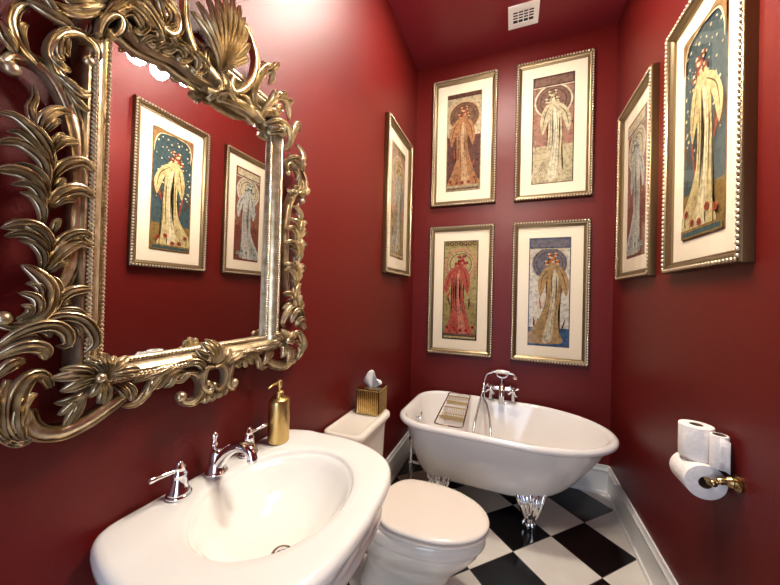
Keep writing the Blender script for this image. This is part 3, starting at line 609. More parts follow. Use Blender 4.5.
PW, PH = .150, .435            # half sizes of the printed sheet
class Sheet:
    """draws layered flat ink shapes on a sheet; (x, y) run -1..1 over the print"""
    def __init__(s, k, P, sway=0): s.k = k; s.P = P; s.lay = 0; s.sway = sway
    def bend(s, pts): return [(x + s.sway*math.sin((y + .55)*2.3)*(1 - max(0, y)*.6), y) for x, y in pts]
    def poly(s, pts, mi):
        s.lay += 1; d = .0104 + s.lay*.00004
        q = []
        for x, y in pts: q.append(s.P(max(-1, min(1, x))*PW, max(-1, min(1, y))*PH, d))
        bm = bmesh.new(); vs = [bm.verts.new(p) for p in q]
        try: f = bm.faces.new(vs)
        except ValueError: bm.free(); return
        r = bmesh.ops.triangulate(bm, faces=[f]); bm.verts.index_update()
        s.k.add([v.co for v in bm.verts], [[v.index for v in f.verts] for f in bm.faces], mi, flat=True); bm.free()
    def rect(s, x0, y0, x1, y1, mi): s.poly([(x0, y0), (x1, y0), (x1, y1), (x0, y1)], mi)
    def disc(s, x, y, r, mi, n=28, ry=None):
        ry = ry or r*PW/PH
        s.poly([(x + r*math.cos(2*PI*i/n), y + ry*math.sin(2*PI*i/n)) for i in range(n)], mi)
    def ring(s, x, y, r0, r1, mi, a0=0, a1=2*PI, n=36):
        s.lay += 1; d = .0104 + s.lay*.00004; vs = []
        for i in range(n + 1):
            a = a0 + (a1 - a0)*i/n
            for r in (r0, r1):
                vs.append(s.P(max(-1, min(1, x + r*math.cos(a)))*PW, max(-1, min(1, y + r*PW/PH*math.sin(a)))*PH, d))
        s.k.add(vs, [(2*i, 2*i + 1, 2*i + 3, 2*i + 2) for i in range(n)], mi, flat=True)
    def blob(s, pts, mi, k=6):
        q = spline([Vector((x, y, 0)) for x, y in s.bend(pts)], k, True); s.poly([(p.x, p.y) for p in q], mi)
    def line(s, pts, w, mi, k=6):
        q = spline([Vector((x*PW, y*PH, 0)) for x, y in s.bend(pts)], k); L = []; R = []
        for i, p in enumerate(q):
            tg = (q[min(i+1, len(q)-1)] - q[max(i-1, 0)]).normalized(); nr = Vector((-tg.y, tg.x, 0))
            ww = w*(.3 + .7*math.sin(PI*(i + .5)/len(q)))
            L.append(p + nr*ww); R.append(p - nr*ww)
        s.poly([(p.x/PW, p.y/PH) for p in L + R[::-1]], mi)

def motif_for(seed, top, halo, spread, dots=0, lean=0.0, foot=True, arch=False, hor=-.25, sway=.14):
    """a plain ornamental lily: halo disc, tall draped petal widening to the foot, leaves and blossoms.
    inks: 0 ground, 1 petal, 2 petal light, 3 line, 4 halo, 5 accent, 6 border, 7 lower ground"""
    def fn(k, P, fw):
        rnd = random.Random(seed); s = Sheet(k, P, sway)
        s.rect(-1, -1, 1, 1, 6); s.rect(-.95, -.985, .95, .985, 0)
        s.rect(-.95, -.985, .95, hor, 7)
        if dots:
            for i in range(dots):
                s.disc(rnd.uniform(-.9, .9), rnd.uniform(-.15, .9), rnd.uniform(.02, .05), 2, 8)
        if halo:
            s.disc(0, .52, .90, 4); s.ring(0, .52, .84, .92, 2); s.ring(0, .52, .60, .64, 3); s.ring(0, .52, .76, .78, 3)
        for i in range(9):
            x = rnd.uniform(-.9, .9); y = rnd.uniform(-.8, .1); a = rnd.uniform(-.3, .3)
            s.line([(x, y), (x + a*.5, y + .10), (x + a, y + .22)], .006, 5 if i % 2 else 3)
        e = lean
        s.blob([(-.12 + e, .58), (.12 + e, .6), (.34 + e*.6, .36), (.30 + e*.3, .05), (.40, -.30), (.62*spread, -.70), (.80*spread, -.93), (-.85*spread, -.93), (-.62*spread, -.68), (-.36, -.30), (-.34 + e*.3, .05), (-.38 + e*.6, .36)], 1)
        s.blob([(-.02 + e, .40), (.18 + e*.6, .25), (.14, -.1), (.2, -.5), (.32*spread, -.88), (-.12, -.9), (-.06, -.4), (-.1, .1)], 2)
        for i in range(7):
            x = -.75 + i*.25
            s.line([(x*.40 + e*.7, .42 - .2*(i % 2)), (x*.46 + e*.3, .0), (x*.50, -.4), (x*spread, -.9)], .0011, 3)
        s.blob([(-.30, -.35), (-.55, -.55), (-.92, -.80), (-.95, -.93), (-.3, -.93), (-.1, -.6)], 1)     # trailing hem
        for i in range(5): s.line([(-.30 + i*.05, -.5), (-.52 + i*.08, -.70), (-.88 + i*.15, -.92)], .0012, 3)
        for sg in (-1, 1):      # side petals
            s.blob([(sg*.18 + e, .46), (sg*.5 + e*.5, .40), (sg*.74, .16), (sg*.62, -.08), (sg*.46, .04), (sg*.30, .22)], 1)
            s.line([(sg*.22 + e, .42), (sg*.48, .28), (sg*.62, .04)], .003, 3)
        for q, (bx_, by_, br) in enumerate(((0, .585, .19), (-.26, .53, .13), (.25, .545, .13), (-.12, .67, .12), (.16, .68, .11))):   # blossoms
            for i in range(6):
                a = i*PI/3 + q; s.disc(bx_ + e + br*.6*math.cos(a), by_ + br*.6*PW/PH*math.sin(a), br*.48, (3, 5, 2)[(q + i) % 3], 9)
            s.disc(bx_ + e, by_, br*.4, 5, 9); s.disc(bx_ + e, by_, br*.16, 3, 7)
        for i in range(5 if foot else 0):
            x = -.7 + i*.35 + rnd.uniform(-.06, .06); y = -.82 + rnd.uniform(-.05, .1)
            s.disc(x, y, .11, 5, 10); s.disc(x, y, .05, 3, 8)
            s.line([(x, y - .02), (x + .03, y - .1), (x + .06, y - .14)], .003, 3)
        if arch:
            for sg in (-1, 1):
                s.blob([(sg*.98, .98), (sg*.30, .98), (sg*.70, .93), (sg*.90, .80), (sg*.96, .62)], 6)
                s.line([(sg*.1, .955), (sg*.66, .92), (sg*.88, .78), (sg*.9, .6)], .004, 2)
            s.rect(-.95, .955, .95, .985, 6)
        if top == 'band':
            s.rect(-.97, .80, .97, .985, 6); s.rect(-.9, .825, .9, .96, 4); s.rect(-.97, .785, .97, .80, 2)
        elif top == 'scroll':
            s.rect(-.97, .90, .97, .985, 7); 
            for i in range(7): s.ring(-.78 + i*.26, .94, .07, .11, 3, 0, 2*PI, 12)
            s.rect(-.97, -.985, .97, -.88, 6); s.rect(-.9, -.90, .9, -.895, 2); s.rect(-.9, -.97, .9, -.93, 4)
        elif top == 'foot':
            s.rect(-.97, -.985, .97, -.90, 7); s.rect(-.9, -.97, .9, -.925, 4)
    return fn

def pal(*cs): return [ink(*c) for c in cs]
#               ground           petal            light            line           halo             accent          border          lower ground
INK = {
 'a': pal((196, 178, 140), (176, 124, 80), (206, 166, 122), (96, 50, 28), (122, 92, 66), (168, 84, 52), (176, 160, 124), (98, 62, 52)),
 'b': pal((172, 126, 106), (216, 200, 160), (236, 224, 190), (88, 66, 48), (138, 104, 88), (176, 150, 112), (98, 66, 56), (206, 190, 148)),
 'c': pal((180, 160, 104), (190, 88, 70), (214, 134, 108), (76, 28, 22), (196, 176, 120), (186, 52, 40), (62, 54, 40), (158, 138, 82)),
 'd': pal((226, 216, 196), (184, 148, 98), (218, 202, 168), (92, 62, 40), (118, 112, 120), (206, 106, 46), (88, 92, 112), (60, 92, 130)),
 'e': pal((150, 96, 74), (200, 200, 188), (224, 214, 196), (78, 44, 36), (216, 200, 164), (152, 176, 172), (122, 70, 54), (126, 66, 50)),
 'f': pal((62, 82, 84), (212, 190, 130), (230, 214, 166), (94, 62, 26), (62, 82, 84), (164, 62, 44), (150, 110, 64), (142, 112, 56)),
 'g': pal((186, 142, 112), (176, 168, 148), (212, 198, 168), (70, 58, 46), (206, 172, 120), (190, 150, 70), (150, 120, 84), (176, 150, 96)),
}
UB, DB = (1, 0, 0), (0, -1, 0)
picture('framed_print', 'framed print in bronze and gold tones, upper left of four on the back wall', INK['a'], motif_for(1, 'scroll', True, 1.12, hor=.12, sway=-.1), ((.438, 0, 2.813), UB, DB), 'framed prints on the back wall')
picture('framed_print', 'framed print with pale cream shape under brown band, upper right on back wall', INK['b'], motif_for(2, 'band', True, .8, lean=-.05, foot=False, hor=-.3), ((1.140, 0, 2.808), UB, DB), 'framed prints on the back wall')
picture('framed_print', 'framed print with a coral red draped shape, lower left on the back wall', INK['c'], motif_for(3, 'scroll', True, .75, lean=.05, sway=-.2), ((.435, 0, 1.504), UB, DB), 'framed prints on the back wall')
picture('framed_print', 'framed print with gold draped shape and blue foot, above the bathtub faucet on the right', INK['d'], motif_for(4, 'band', True, .95, lean=.12, foot=False, hor=-.66, sway=.22), ((1.136, 0, 1.502), UB, DB), 'framed prints on the back wall')
UR, DR = (0, -1, 0), (-1, 0, 0)
picture('framed_print', 'framed print in brown and pale blue on the right wall, nearer the bathtub', INK['e'], motif_for(5, 'band', True, .8, lean=-.1), ((W, -.4755, 2.152), UR, DR), 'framed prints on the right wall')
picture('framed_print', 'framed print of pale gold shape on speckled dark green, nearest on the right wall', INK['f'], motif_for(6, 'foot', False, .9, dots=90, lean=-.15, arch=True, hor=-.55, sway=.16), ((W, -1.200, 2.146), UR, DR), 'framed prints on the right wall')
UL, DL = (0, 1, 0), (1, 0, 0)
picture('framed_print', 'single framed print hung on the left wall beyond the mirror', INK['g'], motif_for(7, 'scroll', True, .8), ((0, -.489, 2.171), UL, DL), None)

# ------------------------------------------------------------------ pedestal sink
RIM = .905
SY = -2.09
def ring_by_angle(poly, c, n):
    """points of a closed outline at n even angles about c"""
    out = []
    for i in range(n):
        a = 2*PI*i/n; d = Vector((math.cos(a), math.sin(a))); best = None
        for p, q in zip(poly, poly[1:] + poly[:1]):
            e = q - p; den = d.x*e.y - d.y*e.x
            if abs(den) < 1e-12: continue
            w = p - c
            t = (w.x*e.y - w.y*e.x)/den; u = (w.x*d.y - w.y*d.x)/den
            if t > 0 and -1e-9 <= u <= 1 + 1e-9 and (best is None or t > best): best = t
        out.append(c + d*best)
    return out
half = [(.003, 0), (.003, .13), (.003, .24), (.006, .28), (.025, .308), (.07, .330), (.15, .350), (.27, .358), (.39, .330), (.47, .283), (.515, .22), (.538, .13), (.546, .0)]
hv = spline([Vector((x, y, 0)) for x, y in half], 6)
outl = [Vector((max(p.x, .003), SY + p.y)) for p in hv] + [Vector((max(p.x, .003), SY - p.y)) for p in hv[-2:0:-1]]
t_sink = thing('pedestal_sink', 'white porcelain pedestal sink with oval basin below the gold mirror', 'sink', (.27, SY, 0))
BC = Vector((.277, -2.098)); NA = 144
O = ring_by_angle(outl, BC, NA)
EL = [BC + Vector((.187*math.cos(2*PI*i/NA), .234*math.sin(2*PI*i/NA))) for i in range(NA)]
DC = Vector((.318, -2.138))
def deck_z(p):
    """raised ledge along the wall with a soft step"""
    s = (p.x - .150)/.030; s = max(0, min(1, .5 - s*.5))
    return RIM - .001 + .005*s*s*(3 - 2*s)
rows = []
for f, dz in ((.10, -.131), (.16, -.130), (.30, -.126), (.48, -.115), (.64, -.095), (.77, -.068), (.86, -.042), (.91, -.026), (.945, -.018), (.97, -.015), (.985, -.012), (.995, -.006)):
    g = max(0, (1 - f))
    rows.append([tuple(DC*g + (BC + (EL[i] - BC)*1.0)*(1 - g)) + (RIM + dz,) for i in range(NA)])
for f in (1.012, 1.03):
    rows.append([(lambda q: (q.x, q.y, deck_z(q) - (.002 if f < 1.02 else 0)))(BC + (EL[i] - BC)*f) for i in range(NA)])
E3 = [BC + (EL[i] - BC)*1.03 for i in range(NA)]
def inset(p, d):
    v = p - BC; return p - v.normalized()*d
for f in (.25, .5, .75):
    rows.append([(lambda q: (q.x, q.y, deck_z(q)))(E3[i].lerp(inset(O[i], .022), f)) for i in range(NA)])
for d, z in ((.022, 0), (.012, -.002), (.005, -.007), (.001, -.015), (0, -.026), (.002, -.036), (.008, -.043), (.018, -.047), (.026, -.054), (.029, -.066), (.030, -.110), (.027, -.118), (.026, -.128), (.030, -.136), (.042, -.141), (.07, -.160), (.11, -.185), (.15, -.20)):
    ring = []
    for i in range(NA):
        q = inset(O[i], d); zz = deck_z(q) + z if z > -.03 else RIM + z
        ring.append((max(q.x, .003), q.y, zz))
    rows.append(ring)
k = MB(); k.grid(rows, True, False, True); k.build('basin', M['porcelain'], t_sink, sharp=50)
k = MB()
rows = []
for z, a, b in ((0, .115, .135), (.03, .115, .135), (.05, .105, .12), (.09, .085, .10), (.3, .075, .088), (.55, .08, .095), (.66, .10, .12), (.73, .14, .17)):
    rows.append([(.20 + a*math.copysign(abs(math.cos(2*PI*i/48))**.7, math.cos(2*PI*i/48)), SY + b*math.copysign(abs(math.sin(2*PI*i/48))**.7, math.sin(2*PI*i/48)), z) for i in range(48)])
k.grid(rows, True, True, True); k.build('pedestal', M['porcelain'], t_sink)
k = MB(); k.lathe([(.0, -.006), (.026, -.005), (.027, .001), (.024, .003), (.019, .002), (.017, -.001), (.017, .004), (.012, .007), (0, .008)], (DC.x, DC.y, RIM - .131), 32)
k.build('drain', M['chrome'], t_sink)
# widespread tap set
def tap_handle(y, ang, tilt):
    b = MB(); z0 = RIM + .0045
    b.lathe([(r*1.14, z*.93) for r, z in ((0, 0), (.026, 0), (.027, .004), (.026, .009), (.0235, .010), (.0235, .016), (.021, .020), (.019, .028), (.017, .038), (.015, .05), (.0145, .056), (.0155, .058), (.0155, .063), (.0125, .067), (.0115, .078), (.0130, .081), (.0105, .086), (.007, .090), (.0065, .094), (.004, .097), (0, .098))], (.055, y, z0), 28)
    h = b.build('tap_handle', M['chrome'], t_sink, sharp=60)
    b = MB(); d = Vector((math.cos(ang)*math.cos(tilt), math.sin(ang)*math.cos(tilt), math.sin(tilt))); p = Vector((.055, y, z0 + .068))
    b.tube([p + d*.004, p + d*.02, p + d*.04, p + d*.055, p + d*.064, p + d*.07, p + d*.073], lambda s: [.006, .0052, .0058, .007, .0085, .0075, .002][min(6, int(round(s*6)))], 14)
    b.build('lever', M['chrome'], h)
tap_handle(-2.228, math.radians(-100), math.radians(2))
tap_handle(-1.995, math.radians(82), math.radians(6))
b = MB(); ys = -2.113; z0 = RIM + .0045
b.lathe([(0, 0), (.031, 0), (.032, .004), (.030, .009), (.027, .011), (.0265, .017), (.0235, .023), (.021, .036), (.0195, .05), (.017, .062), (.0125, .070), (0, .072)], (.052, ys, z0), 28)
b.tube([(.054, ys, z0 + .018), (.072, ys, z0 + .046), (.098, ys, z0 + .074), (.128, ys, z0 + .092), (.158, ys, z0 + .096), (.180, ys, z0 + .086), (.188, ys, z0 + .070), (.188, ys, z0 + .062)], lambda s: .0185 - .0055*s if s < .88 else .0145, 18, smooth=5)
sp = b.build('spout', M['chrome'], t_sink, sharp=60)
b = MB(); b.lathe([(.004, 0), (.004, .012), (.0095, .018), (.0105, .024), (.007, .028), (.006, .036), (.0085, .042), (.0105, .048), (.009, .054), (.0045, .058), (0, .059)], (.040, ys, z0 + .06), 20)
b.build('lift_knob', M['chrome'], sp)

# ------------------------------------------------------------------ soap dispenser
bz = RIM + .0052; bx, by = .080, -1.880
t = thing('soap_dispenser', 'brushed gold soap pump bottle on the far back corner of the sink', 'soap dispenser', (bx, by, bz))
k = MB(); k.lathe([(0, 0), (.037, 0), (.0395, .003), (.040, .008), (.040, .142), (.0385, .150), (.033, .156), (.016, .160), (.015, .164), (0, .164)], (bx, by, bz), 40, sx=.9); k.build('bottle', M['brass'], t)
k = MB(); k.lathe([(0, .163), (.0155, .163), (.0155, .180), (.013, .182), (.006, .183), (.0055, .194), (0, .194)], (bx, by, bz), 28); k.build('collar', M['brass'], t)
k = MB(); k.lathe([(0, .192), (.0075, .193), (.010, .200), (.0105, .212), (.009, .218), (.004, .221), (0, .221)], (bx, by, bz), 24)
hd = k.build('pump_head', M['brass'], t)
k = MB(); k.tube([(bx, by, bz + .211), (bx + .002, by - .022, bz + .2125), (bx + .004, by - .046, bz + .211), (bx + .005, by - .062, bz + .205)], lambda s: .0050 - .0016*s, 12, smooth=4); k.build('nozzle', M['brass'], hd)

# ------------------------------------------------------------------ toilet
TY = -1.305
t_toi = thing('toilet', 'white porcelain toilet with closed lid between the sink and bathtub', 'toilet', (.4, TY, 0))
def rrect(x0, x1, y0, y1, r, n=8):
    out = []
    for cx, cy, a in ((x1 - r, y1 - r, 0), (x0 + r, y1 - r, 90), (x0 + r, y0 + r, 180), (x1 - r, y0 + r, 270)):
        for i in range(n + 1):
            b = math.radians(a + 90*i/n); out.append((cx + r*math.cos(b), cy + r*math.sin(b)))
    return out
ty0, ty1 = -1.496, -1.078
k = MB(); rows = []
for z, d in ((.36, .05), (.365, .035), (.38, .028), (.50, .022), (.68, .016), (.716, .014), (.724, .010), (.733, .012), (.745, .012)):
    rows.append([(x, y, z) for x, y in rrect(.022, .212 - d, ty0 + d, ty1 - d, .04)])
k.grid(rows, True, True, True); k.build('tank', M['bowl_porcelain'], t_toi, sharp=60)
k = MB(); rows = []
for z, d in ((.744, .008), (.746, .003), (.752, 0), (.768, 0), (.776, .003), (.780, .009), (.781, .026), (.779, .030), (.778, .034)):
    rows.append([(x, y, z) for x, y in rrect(.006 + d*.8, .222 - d, ty0 + d, ty1 - d, max(.045 - d*.6, .02))])
k.grid(rows, True, True, True); k.build('tank_lid', M['bowl_porcelain'], t_toi, sharp=60)
def egg(x0, x1, hw, n=72, back=.55, sq=1.0):
    """elongated outline: blunt at the hinge (x0), round at the front (x1)"""
    L = x1 - x0; xm = x0 + L*.44; out = []
    for i in range(n):
        a = 2*PI*i/n; c, s = math.cos(a), math.sin(a)
        if c >= 0: x = xm + (x1 - xm)*c; y = hw*s
        else: x = xm + (xm - x0)*math.copysign(abs(c)**back, c); y = hw*math.copysign(abs(s)**.92, s)
        out.append((x, TY + y))
    return out
def scale_ring(r, d):
    cx = sum(p[0] for p in r)/len(r); cy = sum(p[1] for p in r)/len(r); out = []
    for x, y in r:
        v = Vector((x - cx, y - cy)); L = v.length; v *= (L - d)/L; out.append((cx + v.x, cy + v.y))
    return out
E0 = egg(.262, .772, .196)
k = MB(); rows = []
for z, x0, x1, hw in ((0, .17, .61, .130), (.012, .165, .615, .135), (.03, .17, .61, .131), (.05, .18, .60, .118), (.10, .19, .60, .112), (.15, .20, .625, .122), (.20, .20, .665, .148), (.245, .20, .71, .172), (.285, .205, .742, .188), (.315, .21, .756, .193), (.322, .21, .758, .193), (.330, .21, .770, .199), (.338, .21, .773, .200), (.372, .21, .772, .199), (.381, .212, .767, .194), (.385, .22, .755, .184)):
    rows.append([p + (z,) for p in egg(x0, x1, hw)])
k.grid(rows, True, True, True); k.build('bowl', M['bowl_porcelain'], t_toi, sharp=60)
k = MB(); k.box((.03, TY - .10, .25), (.26, TY + .10, .362), .02); k.build('tank_platform', M['bowl_porcelain'], t_toi)
k = MB(); rows = []
for z, d in ((.3855, .012), (.386, .005), (.390, .0), (.398, .0), (.402, .003), (.4032, .012)):
    rows.append([p + (z,) for p in scale_ring(egg(.258, .785, .2045), d)])
k.grid(rows, True, True, True); k.build('seat', M['seat'], t_toi, sharp=60)
k = MB(); rows = []
for z, d in ((.4085, .022), (.4088, .010), (.412, .002), (.418, .0), (.425, .003), (.429, .010), (.431, .03), (.4335, .10), (.434, .17)):
    rows.append([p + (z,) for p in scale_ring(egg(.262, .787, .206), d)])
k.grid(rows, True, True, True); k.build('seat_lid', M['seat'], t_toi, sharp=60)
for s in (-1, 1):
    k = MB(); k.tube([(.262, TY + s*.075 - .025, .409), (.262, TY + s*.075 + .025, .409)], .013, 16); k.build('hinge', M['seat'], t_toi)

# ------------------------------------------------------------------ tissue box
tz = .7815
t = thing('tissue_box', 'ribbed brass tissue box cover on the toilet tank', 'tissue box', (.125, -1.155, tz))
cxy = Vector((.122, -1.152)); hs = .066; RM = Matrix.Rotation(math.radians(3), 3, 'Z')
def TB_(x, y, z): 
    q = RM @ Vector((x, y, 0)); return (cxy.x + q.x, cxy.y + q.y, tz + z)
k = MB(); ring = []
nf = 11
for sx in range(4):
    for i in range(nf*4):
        f = i/(nf*4); r = .0060*abs(math.sin(PI*f*nf))
        a = -1 + 2*f
        x, y = (a*hs, -hs - r + .002)
        q = Matrix.Rotation(PI/2*sx, 2) @ Vector((x, y)); ring.append((q.x, q.y))
rows = [[TB_(x, y, z) for x, y in ring] for z in (0, .004, .136, .140)]
k.grid(rows, True, True, False)
k.build('cover', M['brass_polished'], t, sharp=70)
k = MB()
R0 = [TB_(x, y, .140) for x, y in rrect(-hs, hs, -hs, hs, .004, 6)]
R1 = [TB_(x, y, .1415) for x, y in rrect(-hs, hs, -hs, hs, .004, 6)]
R2 = [TB_(.034*math.cos(2*PI*i/28 + PI/4), .02*math.sin(2*PI*i/28 + PI/4), .1415) for i in range(28)]
R3 = [TB_(.034*math.cos(2*PI*i/28 + PI/4), .02*math.sin(2*PI*i/28 + PI/4), .137) for i in range(28)]
k.grid([R0, R1, R2, R3], True); k.build('lid', M['brass_polished'], t)
for zz in (.006, .133):
    k = MB()
    for sx in range(4):
        for i in range(15):
            q = Matrix.Rotation(PI/2*sx, 2) @ Vector((-hs*.93 + hs*1.86*i/14, -hs - .0015)); k.ball(TB_(q.x, q.y, zz), .0032, 7, 5)
    k.build('bead_row', M['brass'], t)
k = MB(); rows = []
for i in range(12):
    s = i/11; row = []
    for j in range(25):
        a = -1 + j/12; w = .028 + .040*math.sin(PI*min(s*.8 + .05, 1)); fold = .016*math.sin(a*5 + s*2)*(.4 + s)
        x = a*w*.75*(.55 + .45*min(1, s*2.5)) + .006*s; y = fold*.7 + a*w*.25 - .014*s*(1 - abs(a))
        z = .132 + s*(.072 + .03*math.cos(a*2.2 + .6)) 
        row.append(TB_(x, y, z))
    rows.append(row)
k.grid(rows, False); o = k.build('tissue', M['paper']); tag(o, 'white tissue sprouting from the brass tissue box', 'tissue')
sm = o.modifiers.new('thickness', 'SOLIDIFY'); sm.thickness = .0012

# ------------------------------------------------------------------ clawfoot bathtub
t_tub = thing('bathtub', 'white clawfoot bathtub with rolled rim against the back wall', 'bathtub', (.8, -.43, 0))
TCY = -.434
def tub_outline(x0, x1, hw, rl, rb=None, n=20):
    """square-cornered tap end at x0, round end at x1"""
    pts = []
    ell = min((x1 - x0)*.42, hw*1.35)
    for i in range(n*2 + 1):
        a = -PI/2 + PI*i/(n*2); pts.append(Vector((x1 - ell + ell*math.cos(a), TCY + hw*math.sin(a))))
    for i in range(n + 1):
        a = PI/2 + PI/2*i/n; pts.append(Vector((x0 + rl + rl*math.cos(a), TCY + hw - rl + rl*math.sin(a))))
    for i in range(n + 1):
        a = PI + PI/2*i/n; pts.append(Vector((x0 + rl + rl*math.cos(a), TCY - hw + rl + rl*math.sin(a))))
    Q = Matrix.Rotation(math.radians(-1.35), 2); cc = Vector((.79, TCY))
    return [cc + Q @ (p - cc) for p in pts]
TC = Vector((.72, TCY)); NT = 160
rim_o = ring_by_angle(tub_outline(.122, 1.496, .402, .22), TC, NT)
bot_o = ring_by_angle(tub_outline(.285, 1.13, .225, .13), TC, NT)
bot_i = ring_by_angle(tub_outline(.31, 1.06, .19, .11), TC, NT)
def rz_(x): return .592 - .009*(x - .1)
def tins(p, d): v = p - TC; return p - v.normalized()*d
k = MB(); rows = []
RB = .195
rows.append([tuple(TC.lerp(bot_o[i], .5)) + (RB - .006,) for i in range(NT)])
rows.append([tuple(TC.lerp(bot_o[i], .86)) + (RB - .002,) for i in range(NT)])
for s in (0, .04, .10, .18, .3, .45, .6, .75, .88, 1.0):
    row = []
    for i in range(NT):
        top = tins(rim_o[i], .046); zt = rz_(rim_o[i].x) - .024
        q = bot_o[i].lerp(top, math.sin(s*PI/2)**.80 if s < 1 else 1); q = bot_o[i].lerp(top, s**.62)
        row.append((q.x, q.y, RB + (zt - RB)*(s if s else 0)))
    rows.append(row)
for d, dz in ((.026, -.022), (.012, -.019), (.003, -.010), (0, 0), (.003, .011), (.012, .020), (.024, .024), (.036, .022), (.046, .014), (.052, .002)):
    rows.append([(lambda q, x: (q.x, q.y, rz_(x) + dz))(tins(rim_o[i], d), rim_o[i].x) for i in range(NT)])
for s in (.92, .8, .65, .5, .35, .22, .12, .05, .0):
    row = []
    for i in range(NT):
        top = tins(rim_o[i], .056); zt = rz_(rim_o[i].x) - .015
        q = bot_i[i].lerp(top, s**.55); row.append((q.x, q.y, RB + .02 + (zt - RB - .02)*s))
    rows.append(row)
rows.append([tuple(TC.lerp(bot_i[i], .8)) + (RB + .014,) for i in range(NT)])
rows.append([tuple(TC.lerp(bot_i[i], .3)) + (RB + .011,) for i in range(NT)])
k.grid(rows, True, True, True); k.build('tub_shell', M['enamel'], t_tub, sharp=60)
def claw_foot(x, y, sx, sy):
    """a leafy knee that narrows to an ankle, then a ball gripped by claws"""
    k = MB(); out = Vector((sx*.25, sy, 0)).normalized(); side = Vector((-out.y, out.x, 0)); base = Vector((x, y, 0))
    prof = [(.275, .090, .012, -.020), (.25, .088, .024, -.004), (.215, .078, .034, .012), (.18, .060, .036, .020), (.145, .044, .032, .020), (.11, .033, .026, .012), (.08, .028, .023, .006), (.062, .030, .025, .006), (.05, .030, .026, .006)]
    rows = []
    for z, hw, hd, off in prof:
        rows.append([base + side*hw*math.cos(2*PI*i/24)*(1 + .10*math.cos(2*PI*i*5/24)) + out*(off + hd*math.sin(2*PI*i/24)*(1 + .15*math.cos(2*PI*i*7/24))) + Vector((0, 0, z)) for i in range(24)])
    k.grid(rows, True, True, True)
    for a, w, z0, z1 in ((-.075, .016, .11, .262), (-.04, .016, .13, .245), (0, .019, .15, .268), (.04, .016, .13, .245), (.075, .016, .11, .262)):
        pts = [base + side*a*.25 + out*.034 + Vector((0, 0, z0 - .05)), base + side*a*.45 + out*.044 + Vector((0, 0, z0)), base + side*a*.8 + out*.052 + Vector((0, 0, (z0 + z1)/2)), base + side*a*1.05 + out*.040 + Vector((0, 0, z1 - .02)), base + side*a*1.15 + out*.052 + Vector((0, 0, z1 - .012))]
        k.tube(pts, lambda s, w=w: w*(.35 + .65*math.sin(PI*min(.92, s*.85 + .1))), 10, smooth=5)
    f = k.build('claw_foot', M['chrome'], t_tub, sharp=70)
    k = MB(); c = base + out*.006 + Vector((0, 0, .029)); k.ball(c, .0285, 16, 10)
    k.build('ball', M['chrome'], f)
    k = MB()
    for a in (-75, -25, 25, 75):
        d = (out*math.cos(math.radians(a)) + side*math.sin(math.radians(a)))
        k.tube([c + d*.016 + Vector((0, 0, .034)), c + d*.030 + Vector((0, 0, .022)), c + d*.037 + Vector((0, 0, .003)), c + d*.033 + Vector((0, 0, -.020))], lambda s: .0095 - .005*s, 8, smooth=4)
    k.build('claws', M['chrome'], f)
claw_foot(.985, -.622, .6, -1); claw_foot(.425, -.622, -.6, -1)
claw_foot(.985, -.238, .6, 1); claw_foot(.425, -.238, -.6, 1)
k = MB(); Mo = Matrix.Rotation(PI/2, 3, 'Y'); k.lathe([(0, 0), (.034, 0), (.035, .004), (.03, .009), (.012, .012), (0, .012)], (.224, -.43, .515), 28, Mo); k.build('overflow_plate', M['chrome'], t_tub)
k = MB(); px, py = .158, -.455
k.tube([(.225, py + .02, .50), (.185, py, .50), (px, py, .485), (px, py, .44), (px, py, .03)], .0135, 16)
for z in (.34, .16): k.lathe([(0, -.014), (.019, -.014), (.02, -.01), (.02, .01), (.019, .014), (0, .014)], (px, py, z), 20)
k.tube([(px, py, .16), (.22, py, .16), (.30, py, .19)], .012, 12)
k.lathe([(0, 0), (.036, 0), (.036, .004), (.026, .012), (.018, .03), (.018, .045), (0, .045)], (px, py, .0005), 24)
k.build('drain_pipe', M['chrome'], t_tub)

# ------------------------------------------------------------------ bathtub faucet with hand shower
FX, FY = .80, -.10
t_fau = thing('bathtub_faucet', 'chrome bathtub faucet with cross handles and telephone hand shower', 'faucet', (FX, FY, .56))
k = MB(); zb = .715
k.tube([(FX - .085, FY, zb), (FX + .085, FY, zb)], .018, 16); k.ball((FX, FY, zb), .032, 16, 10)
k.tube([(FX, FY, zb + .02), (FX, FY - .03, zb - .01), (FX, FY - .045, zb - .05), (FX, FY - .045, zb - .10)], lambda s: .024 - .004*s, 16, smooth=5)
k.lathe([(0, 0), (.024, 0), (.025, .006), (.022, .02), (0, .022)], (FX, FY - .045, zb - .115), 20)
k.tube([(FX, FY, zb), (FX, FY, zb + .09)], lambda s: .014 - .004*s, 14)
for s in (-1, 1):
    k.tube([(FX + s*.085, FY, zb), (FX + s*.085, FY + .02, zb - .02), (FX + s*.085, FY + .02, zb - .10)], .013, 14, smooth=4)
    k.ball((FX + s*.085, FY, zb), .021, 16, 10)
k.build('body', M['chrome'], t_fau, sharp=60)
for s in (-1, 1):
    h = MB(); c = Vector((FX + s*.085, FY - .05, zb)); h.tube([(c.x, FY - .01, c.z), (c.x, FY - .055, c.z)], .0115, 14); h.ball(c, .018, 14, 8)
    for a in range(4):
        d = Vector((math.cos(a*PI/2 + .6), 0, math.sin(a*PI/2 + .6)))
        h.tube([c, c + d*.022, c + d*.038, c + d*.047], lambda q: (.0075, .007, .0115, .008)[min(3, int(q*3 + .5))], 10)
    h.build('cross_handle', M['chrome'], t_fau)
k = MB(); k.tube([(FX - .04, FY, zb + .115), (FX - .03, FY, zb + .095), (FX, FY, zb + .085), (FX + .03, FY, zb + .095), (FX + .04, FY, zb + .115)], .008, 12, smooth=5); k.build('cradle', M['chrome'], t_fau)
hz = zb + .128
